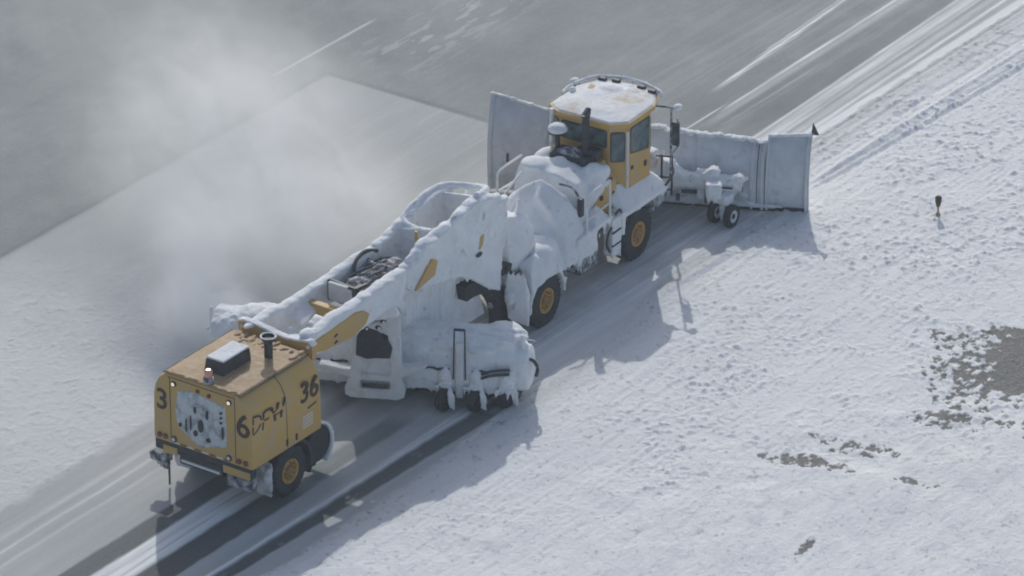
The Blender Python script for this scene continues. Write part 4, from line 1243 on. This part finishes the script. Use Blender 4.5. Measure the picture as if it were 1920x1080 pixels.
bm = NB(); box(bm, (6.95, -.1, 3.62), (.06, .06, .5)); mk('marker_stub', bm, 'yellow', TB)
# ---- broom head, set at an angle
TBi = Matrix.Translation((12.1, .65, 0))
BR = TBi @ Matrix.Translation((-4.76, -3.77, 0)) @ Matrix.Rotation(R(25.636), 4, 'Z')
hoodp = [(-.78, .42), (-.82, .70), (-.78, 1.0), (-.66, 1.06), (-.62, 1.35), (-.36, 1.60), (.15, 1.74), (.60, 1.64), (.90, 1.3), (.95, .8), (.95, .45), (.5, .5), (-.4, .48)]
bm = NB()
prism(bm, hoodp, .22, 7.85)
lathe_y(bm, [(.40, -.12), (.56, -.04), (.60, .10), (.60, .4), (.5, .5)], (-.15, -.10, .93), 28)
for i in range(60):
    y = random.uniform(.1, 7.8); a = R(random.uniform(50, 140))
    blob(bm, (.05 + .80 * math.cos(a), y, .85 + .84 * math.sin(a)), (random.uniform(.08, .2), random.uniform(.15, .5), random.uniform(.05, .12)))
blob(bm, (.45, .6, 1.55), (.45, .5, .22)); blob(bm, (.2, .25, 1.35), (.35, .3, .2)); blob(bm, (-.1, .2, 1.3), (.4, .3, .25)); blob(bm, (.1, 6.6, 1.5), (.7, .9, .42)); blob(bm, (.05, 7.4, 1.25), (.75, .55, .5)); blob(bm, (.2, 5.6, 1.62), (.4, .6, .12))
drips(bm, (-.78, .1, .48), (-.78, 7.7, .48), 44, .05, .20, .05)
hood = snowy('broom_hood', bm, 'crust', TB, BR, voxel=.035, smooth=3, disp=.06, dscale=.35, disp2=.04, fine=2.0)
for (y0, y1) in ((.85, 1.2), (1.75, 2.9), (4.3, 4.75), (5.0, 6.2)):
    bm = NB()
    n = int((y1 - y0) / .1)
    tube(bm, [(-.80 + .015 * random.random(), y0 + (y1 - y0) * i / n, 1.03 + .02 * math.sin(i * 1.7)) for i in range(n + 1)], [.018 + .02 * random.random() for i in range(n + 1)], 6)
    mk('hood_seam', bm, 'black', hood, BR, smooth=True)
bm = NB()
lathe_y(bm, [(.50, .1), (.56, .12), (.56, 7.75), (.50, 7.78)], (.05, 0, .56), 40)
vs = [v for v in bm.verts]
for v in vs:
    k = 1 + random.uniform(-.03, .03); v.co.x = .05 + (v.co.x - .05) * k; v.co.z = .56 + (v.co.z - .56) * k
mk('broom_brush', bm, 'bristle', TB, BR)
# hoses on the right end
bm = NB()
for (z, dx) in ((1.08, 0), (.98, -.04)):
    tube(bm, bent([(-.82 + dx, .95, z - .10), (-.84 + dx, .65, z + .02), (-.80 + dx, .25, z + .06)]), .04)
mk('hydraulic_hose', bm, 'black', hood, BR, smooth=True)
bm = NB(); tube(bm, bent([(-.40, .05, 1.22), (-.42, -.22, 1.28), (-.45, -.38, 1.1), (-.45, -.35, .85)]), .045); mk('hydraulic_hose', bm, 'black', hood, BR, smooth=True)
bm = NB(); tube(bm, [(-.30, -.02, 1.0), (-.25, .02, 1.85)], .06); tube(bm, [(-.26, -.02, 1.75), (-.26, -.30, 1.72)], .02)
tube(bm, [(-.8, .25, 1.06), (-.45, -.2, 1.12)], .03)
snowy('end_post', bm, 'crust', TB, BR, voxel=.02, smooth=1, disp=.02, dscale=.1, disp2=.01)
bm = NB(); tube(bm, [(.2, 7.95, .7), (.2, 7.95, 1.75)], .05); tube(bm, [(.2, 7.95, 1.2), (0, 8.05, 1.2)], .04); 
snowy('end_post', bm, 'crust', TB, BR, voxel=.02, smooth=1, disp=.02, dscale=.1, disp2=.01)
# jack mast on the hood
bm = NB()
box(bm, (-.80, 1.50, 1.05), (.16, .20, 1.5)); box(bm, (-.65, 1.50, .5), (.3, .3, .2)); box(bm, (-.68, 1.50, 1.0), (.2, .12, .2))
jm = snowy('jack_mast', bm, 'plow', TB, BR, voxel=.025, smooth=1, disp=.02, dscale=.2, disp2=.01)
bm = NB()
for s in (-1, 1):
    tube(bm, [(-.86, 1.50 + s * .15, .8), (-.80, 1.50 + s * .13, 2.16)], .022, 6)
tube(bm, [(-.80, 1.37, 2.14), (-.80, 1.63, 2.14)], .035, 6)
mk('gauge_rods', bm, 'black', jm, BR, smooth=True)
# casters with icy forks behind the hood
for (cx, cy) in ((-1.02, 1.86), (-.92, 1.08), (-.55, .35), (-1.0, 5.6)):
    q = BR @ Vector((cx, cy, 0))
    cw = wheel(TB, (q.x, q.y, .30), .30, .20, -1, .15, 'black', 'caster_wheel', seg=28)
    bm = NB()
    blob(bm, (-.72, cy, .80), (.22, .22, .30))
    drips(bm, (-.95, cy - .22, .62), (-.95, cy + .3, .62), 6, .1, .3, .05)
    hull(bm, [(-.62, cy - .25, .9), (-.62, cy + .2, .9), (-.9, cy - .18, .75), (-.9, cy + .15, .75), (-.95, cy - .15, .58), (-.95, cy + .12, .58), (-.6, cy, .5)])
    hull(bm, [(cx + .05, cy - .17, .65), (cx - .1, cy - .17, .62), (cx - .16, cy - .30, .10), (cx - .02, cy - .26, .08), (cx, cy - .12, .62), (cx - .14, cy - .16, .16), (cx - .2, cy - .12, .58), (cx - .18, cy - .30, .5)])
    hull(bm, [(cx + .05, cy + .14, .65), (cx - .1, cy + .14, .62), (cx - .1, cy + .2, .35), (cx - .02, cy + .2, .33), (cx, cy + .12, .6)])
    snowy('caster_fork', bm, 'crust', TB, BR, voxel=.022, smooth=1, disp=.05, dscale=.15, disp2=.03)
# hanging frame between neck and broom
XF = -1.38
def ypoly(bm, poly, x0, x1):
    a = [bm.verts.new((x0, y, z)) for y, z in poly]; b = [bm.verts.new((x1, y, z)) for y, z in poly]
    n = len(poly); bm.faces.new(a); bm.faces.new(b[::-1])
    for i in range(n):
        bm.faces.new((a[i], b[i], b[(i + 1) % n], a[(i + 1) % n]))
bm = NB()
ypoly(bm, [(3.22, 2.62), (2.88, 2.66), (2.86, .9), (2.76, .62), (2.80, .42), (2.95, .36), (3.15, .5), (3.12, 1.2)], XF, XF + .22)
ypoly(bm, [(4.02, 2.35), (3.84, 2.38), (3.86, .9), (3.9, .5), (4.1, .36), (4.28, .42), (4.28, .62), (4.14, .9)], XF, XF + .22)
ypoly(bm, [(2.95, .36), (4.12, .34), (4.1, .62), (2.95, .64)], XF, XF + .2)
ypoly(bm, [(2.95, .84), (4.1, .84), (4.05, 1.02), (3.0, 1.02)], XF, XF + .2)
ypoly(bm, [(2.9, 2.62), (3.9, 2.35), (3.95, 2.05), (3.5, 2.22), (3.05, 2.1), (2.9, 1.8)], XF, XF + .2)
ypoly(bm, [(2.95, 1.45), (3.55, 1.50), (3.55, 1.58), (2.95, 1.58)], XF, XF + .15)
ypoly(bm, [(2.2, 1.38), (2.9, 1.25), (2.9, .95), (2.25, 1.28)], XF, XF + .3)
ypoly(bm, [(4.1, 1.1), (4.9, 1.2), (4.95, 1.1), (4.15, .9)], XF, XF + .3)
hull(bm, [(XF + .1, 3.1, 1.5), (XF + .1, 3.95, 1.5), (XF + .1, 3.1, 1.05), (XF + .1, 3.95, 1.05), (XF + .8, 3.2, 1.0), (XF + .8, 3.8, 1.0), (XF + .6, 3.5, 1.5)])
hf = snowy('hanging_frame', bm, 'plow', TB, BR, voxel=.026, smooth=2, disp=.03, dscale=.3, disp2=.02)
bm = NB()
ypoly(bm, [(3.12, 1.52), (3.06, 1.80), (3.16, 2.02), (3.30, 2.08), (3.42, 2.24), (3.62, 2.30), (3.86, 2.24), (3.95, 2.05), (3.98, 1.55), (3.7, 1.46), (3.5, 1.50)], XF - .05, XF + .45)
mk('dark_infill', bm, 'rubber', hf, BR, bev=.03)  # dark block filling the opening of the frame
bm = NB(); box(bm, (XF - .02, 3.52, .73), (.05, .62, .10)); mk('slot', bm, 'black', hf, BR)
for (y, z) in ((3.82, 2.32), (3.42, 2.34), (3.30, 2.52), (3.72, 2.30)):
    bm = NB(); blob(bm, (XF - .01, y, z), (.03, .075, .06)); mk('bolt_hole', bm, 'black', hf, BR, smooth=True)
    bm = NB(); blob(bm, (XF - .035, y - .03, z - .01), (.02, .03, .04)); mk('bolt', bm, 'mirror_lamp', hf, BR, smooth=True)
bm = NB()
beam(bm, (XF + .1, 3.4, 2.5), (XF + .3, 3.4, 2.95), .3, .3)
hull(bm, [(XF, 2.9, 2.6), (XF + .3, 2.9, 2.6), (XF, 3.6, 2.5), (XF + .3, 3.6, 2.5), (XF + .1, 3.0, 2.95), (XF + .1, 3.5, 2.95)])
snowy('frame_mount', bm, 'crust', TB, BR, voxel=.03, smooth=2, disp=.04, dscale=.3, disp2=.02)

# ================================================================= edge marker
EM = thing('edge_light', 'small brown taxiway edge light on a thin stem in the rough snow', 'edge light', (9.81, -6.78, 0.1))
bm = NB(); lathe_z(bm, [(.07, -.12), (.07, .04), (.045, .07), (.03, .09), (.026, .30)], (0, 0, 0), 14); mk('stem', bm, 'yellow_dusty', EM, smooth=True)
bm = NB(); lathe_z(bm, [(.03, .24), (.055, .28), (.085, .40), (.09, .52), (.05, .56)], (0, 0, 0), 16); mk('lamp_head', bm, 'seam', EM, smooth=True)

# ================================================================= blown snow (volume)
def volume_box(name, lo, hi, blobs, nscale, label, dens=1.0, stretch=(1, 1, 1)):
    bm = NB()
    c = [(a + b) / 2 for a, b in zip(lo, hi)]
    box(bm, c, [b - a for a, b in zip(lo, hi)])
    me = bpy.data.meshes.new(name); bm.to_mesh(me); bm.free()
    o = bpy.data.objects.new(name, me); COL.objects.link(o)
    o['kind'] = 'stuff'; o['label'] = label; o['category'] = 'blown snow'
    m = bpy.data.materials.new(name); m.use_nodes = True
    n, l = m.node_tree.nodes, m.node_tree.links
    n.remove(n['Principled BSDF'])
    pv = n.new('ShaderNodeVolumePrincipled')
    pv.inputs['Color'].default_value = (.985, .99, .995, 1)
    pv.inputs['Anisotropy'].default_value = .35
    l.new(pv.outputs[0], n['Material Output'].inputs['Volume'])
    tc = n.new('ShaderNodeTexCoord').outputs['Object']
    tot = None
    for (bc, br, bd) in blobs:
        s = n.new('ShaderNodeVectorMath'); s.operation = 'SUBTRACT'; l.new(tc, s.inputs[0]); s.inputs[1].default_value = bc
        d = n.new('ShaderNodeVectorMath'); d.operation = 'DIVIDE'; l.new(s.outputs[0], d.inputs[0]); d.inputs[1].default_value = br
        q = n.new('ShaderNodeVectorMath'); q.operation = 'LENGTH'; l.new(d.outputs[0], q.inputs[0])
        r = n.new('ShaderNodeMapRange'); r.interpolation_type = 'SMOOTHERSTEP'
        r.inputs[1].default_value = 0; r.inputs[2].default_value = 1; r.inputs[3].default_value = bd; r.inputs[4].default_value = 0
        l.new(q.outputs[1], r.inputs[0])
        if tot is None:
            tot = r.outputs[0]
        else:
            a = n.new('ShaderNodeMath'); a.operation = 'ADD'; l.new(tot, a.inputs[0]); l.new(r.outputs[0], a.inputs[1]); tot = a.outputs[0]
    mp = n.new('ShaderNodeMapping'); mp.inputs['Scale'].default_value = stretch; l.new(tc, mp.inputs[0])
    nt = n.new('ShaderNodeTexNoise'); nt.inputs['Scale'].default_value = nscale; nt.inputs['Detail'].default_value = 5; nt.inputs['Roughness'].default_value = .70; nt.inputs['Distortion'].default_value = .6
    l.new(mp.outputs[0], nt.inputs['Vector'])
    mr = n.new('ShaderNodeMapRange'); mr.inputs[1].default_value = .40; mr.inputs[2].default_value = .64; mr.inputs[3].default_value = .06; mr.inputs[4].default_value = 2.5
    l.new(nt.outputs[0], mr.inputs[0])
    mu = n.new('ShaderNodeMath'); mu.operation = 'MULTIPLY'; l.new(tot, mu.inputs[0]); l.new(mr.outputs[0], mu.inputs[1])
    m2 = n.new('ShaderNodeMath'); m2.operation = 'MULTIPLY'; l.new(mu.outputs[0], m2.inputs[0]); m2.inputs[1].default_value = dens
    l.new(m2.outputs[0], pv.inputs['Density'])
    me.materials.append(m)
    return o
volume_box('blowing_snow', (-13, -1.8, .0), (12, 24, 9.5), [
    ((-7.0, 4.5, 1.0), (1.8, 1.9, 1.8), 1.3),
    ((-5.6, 5.6, 1.8), (2.2, 2.2, 2.4), .5),
    ((-3.4, 5.2, 1.8), (3.4, 3.2, 2.8), .34),
    ((-1.0, 4.6, 1.6), (3.4, 2.6, 2.4), .22),
    ((-1.5, 8.0, 2.8), (6.0, 5.0, 3.8), .22),
    ((.5, 11.0, 3.4), (5.5, 4.5, 4.0), .075),
    ((-1, 14.5, 4.5), (5., 4.5, 3.5), .03),
    ((-8.0, .6, .2), (4.5, 2.4, .9), .28),
    ((-4.6, -.3, .9), (2.0, 1.4, 1.5), .5)], .78, 'white cloud of snow thrown up by the broom and drifting left', 1.0, (1.35, .5, .62))

# thin frosty air round the whole scene, camera included
bm = NB(); box(bm, (0, 0, 41), (620, 560, 84))
me = bpy.data.meshes.new("haze"); bm.to_mesh(me); bm.free()
hz = bpy.data.objects.new("haze", me); COL.objects.link(hz); hz['kind'] = 'stuff'
hm = bpy.data.materials.new("frosty_air"); hm.use_nodes = True
hn = hm.node_tree.nodes; hn.remove(hn['Principled BSDF'])
hv = hn.new('ShaderNodeVolumePrincipled')
hv.inputs['Color'].default_value = (.88, .94, 1.0, 1)
hv.inputs['Density'].default_value = .00035
hm.node_tree.links.new(hv.outputs[0], hn['Material Output'].inputs['Volume'])
me.materials.append(hm)
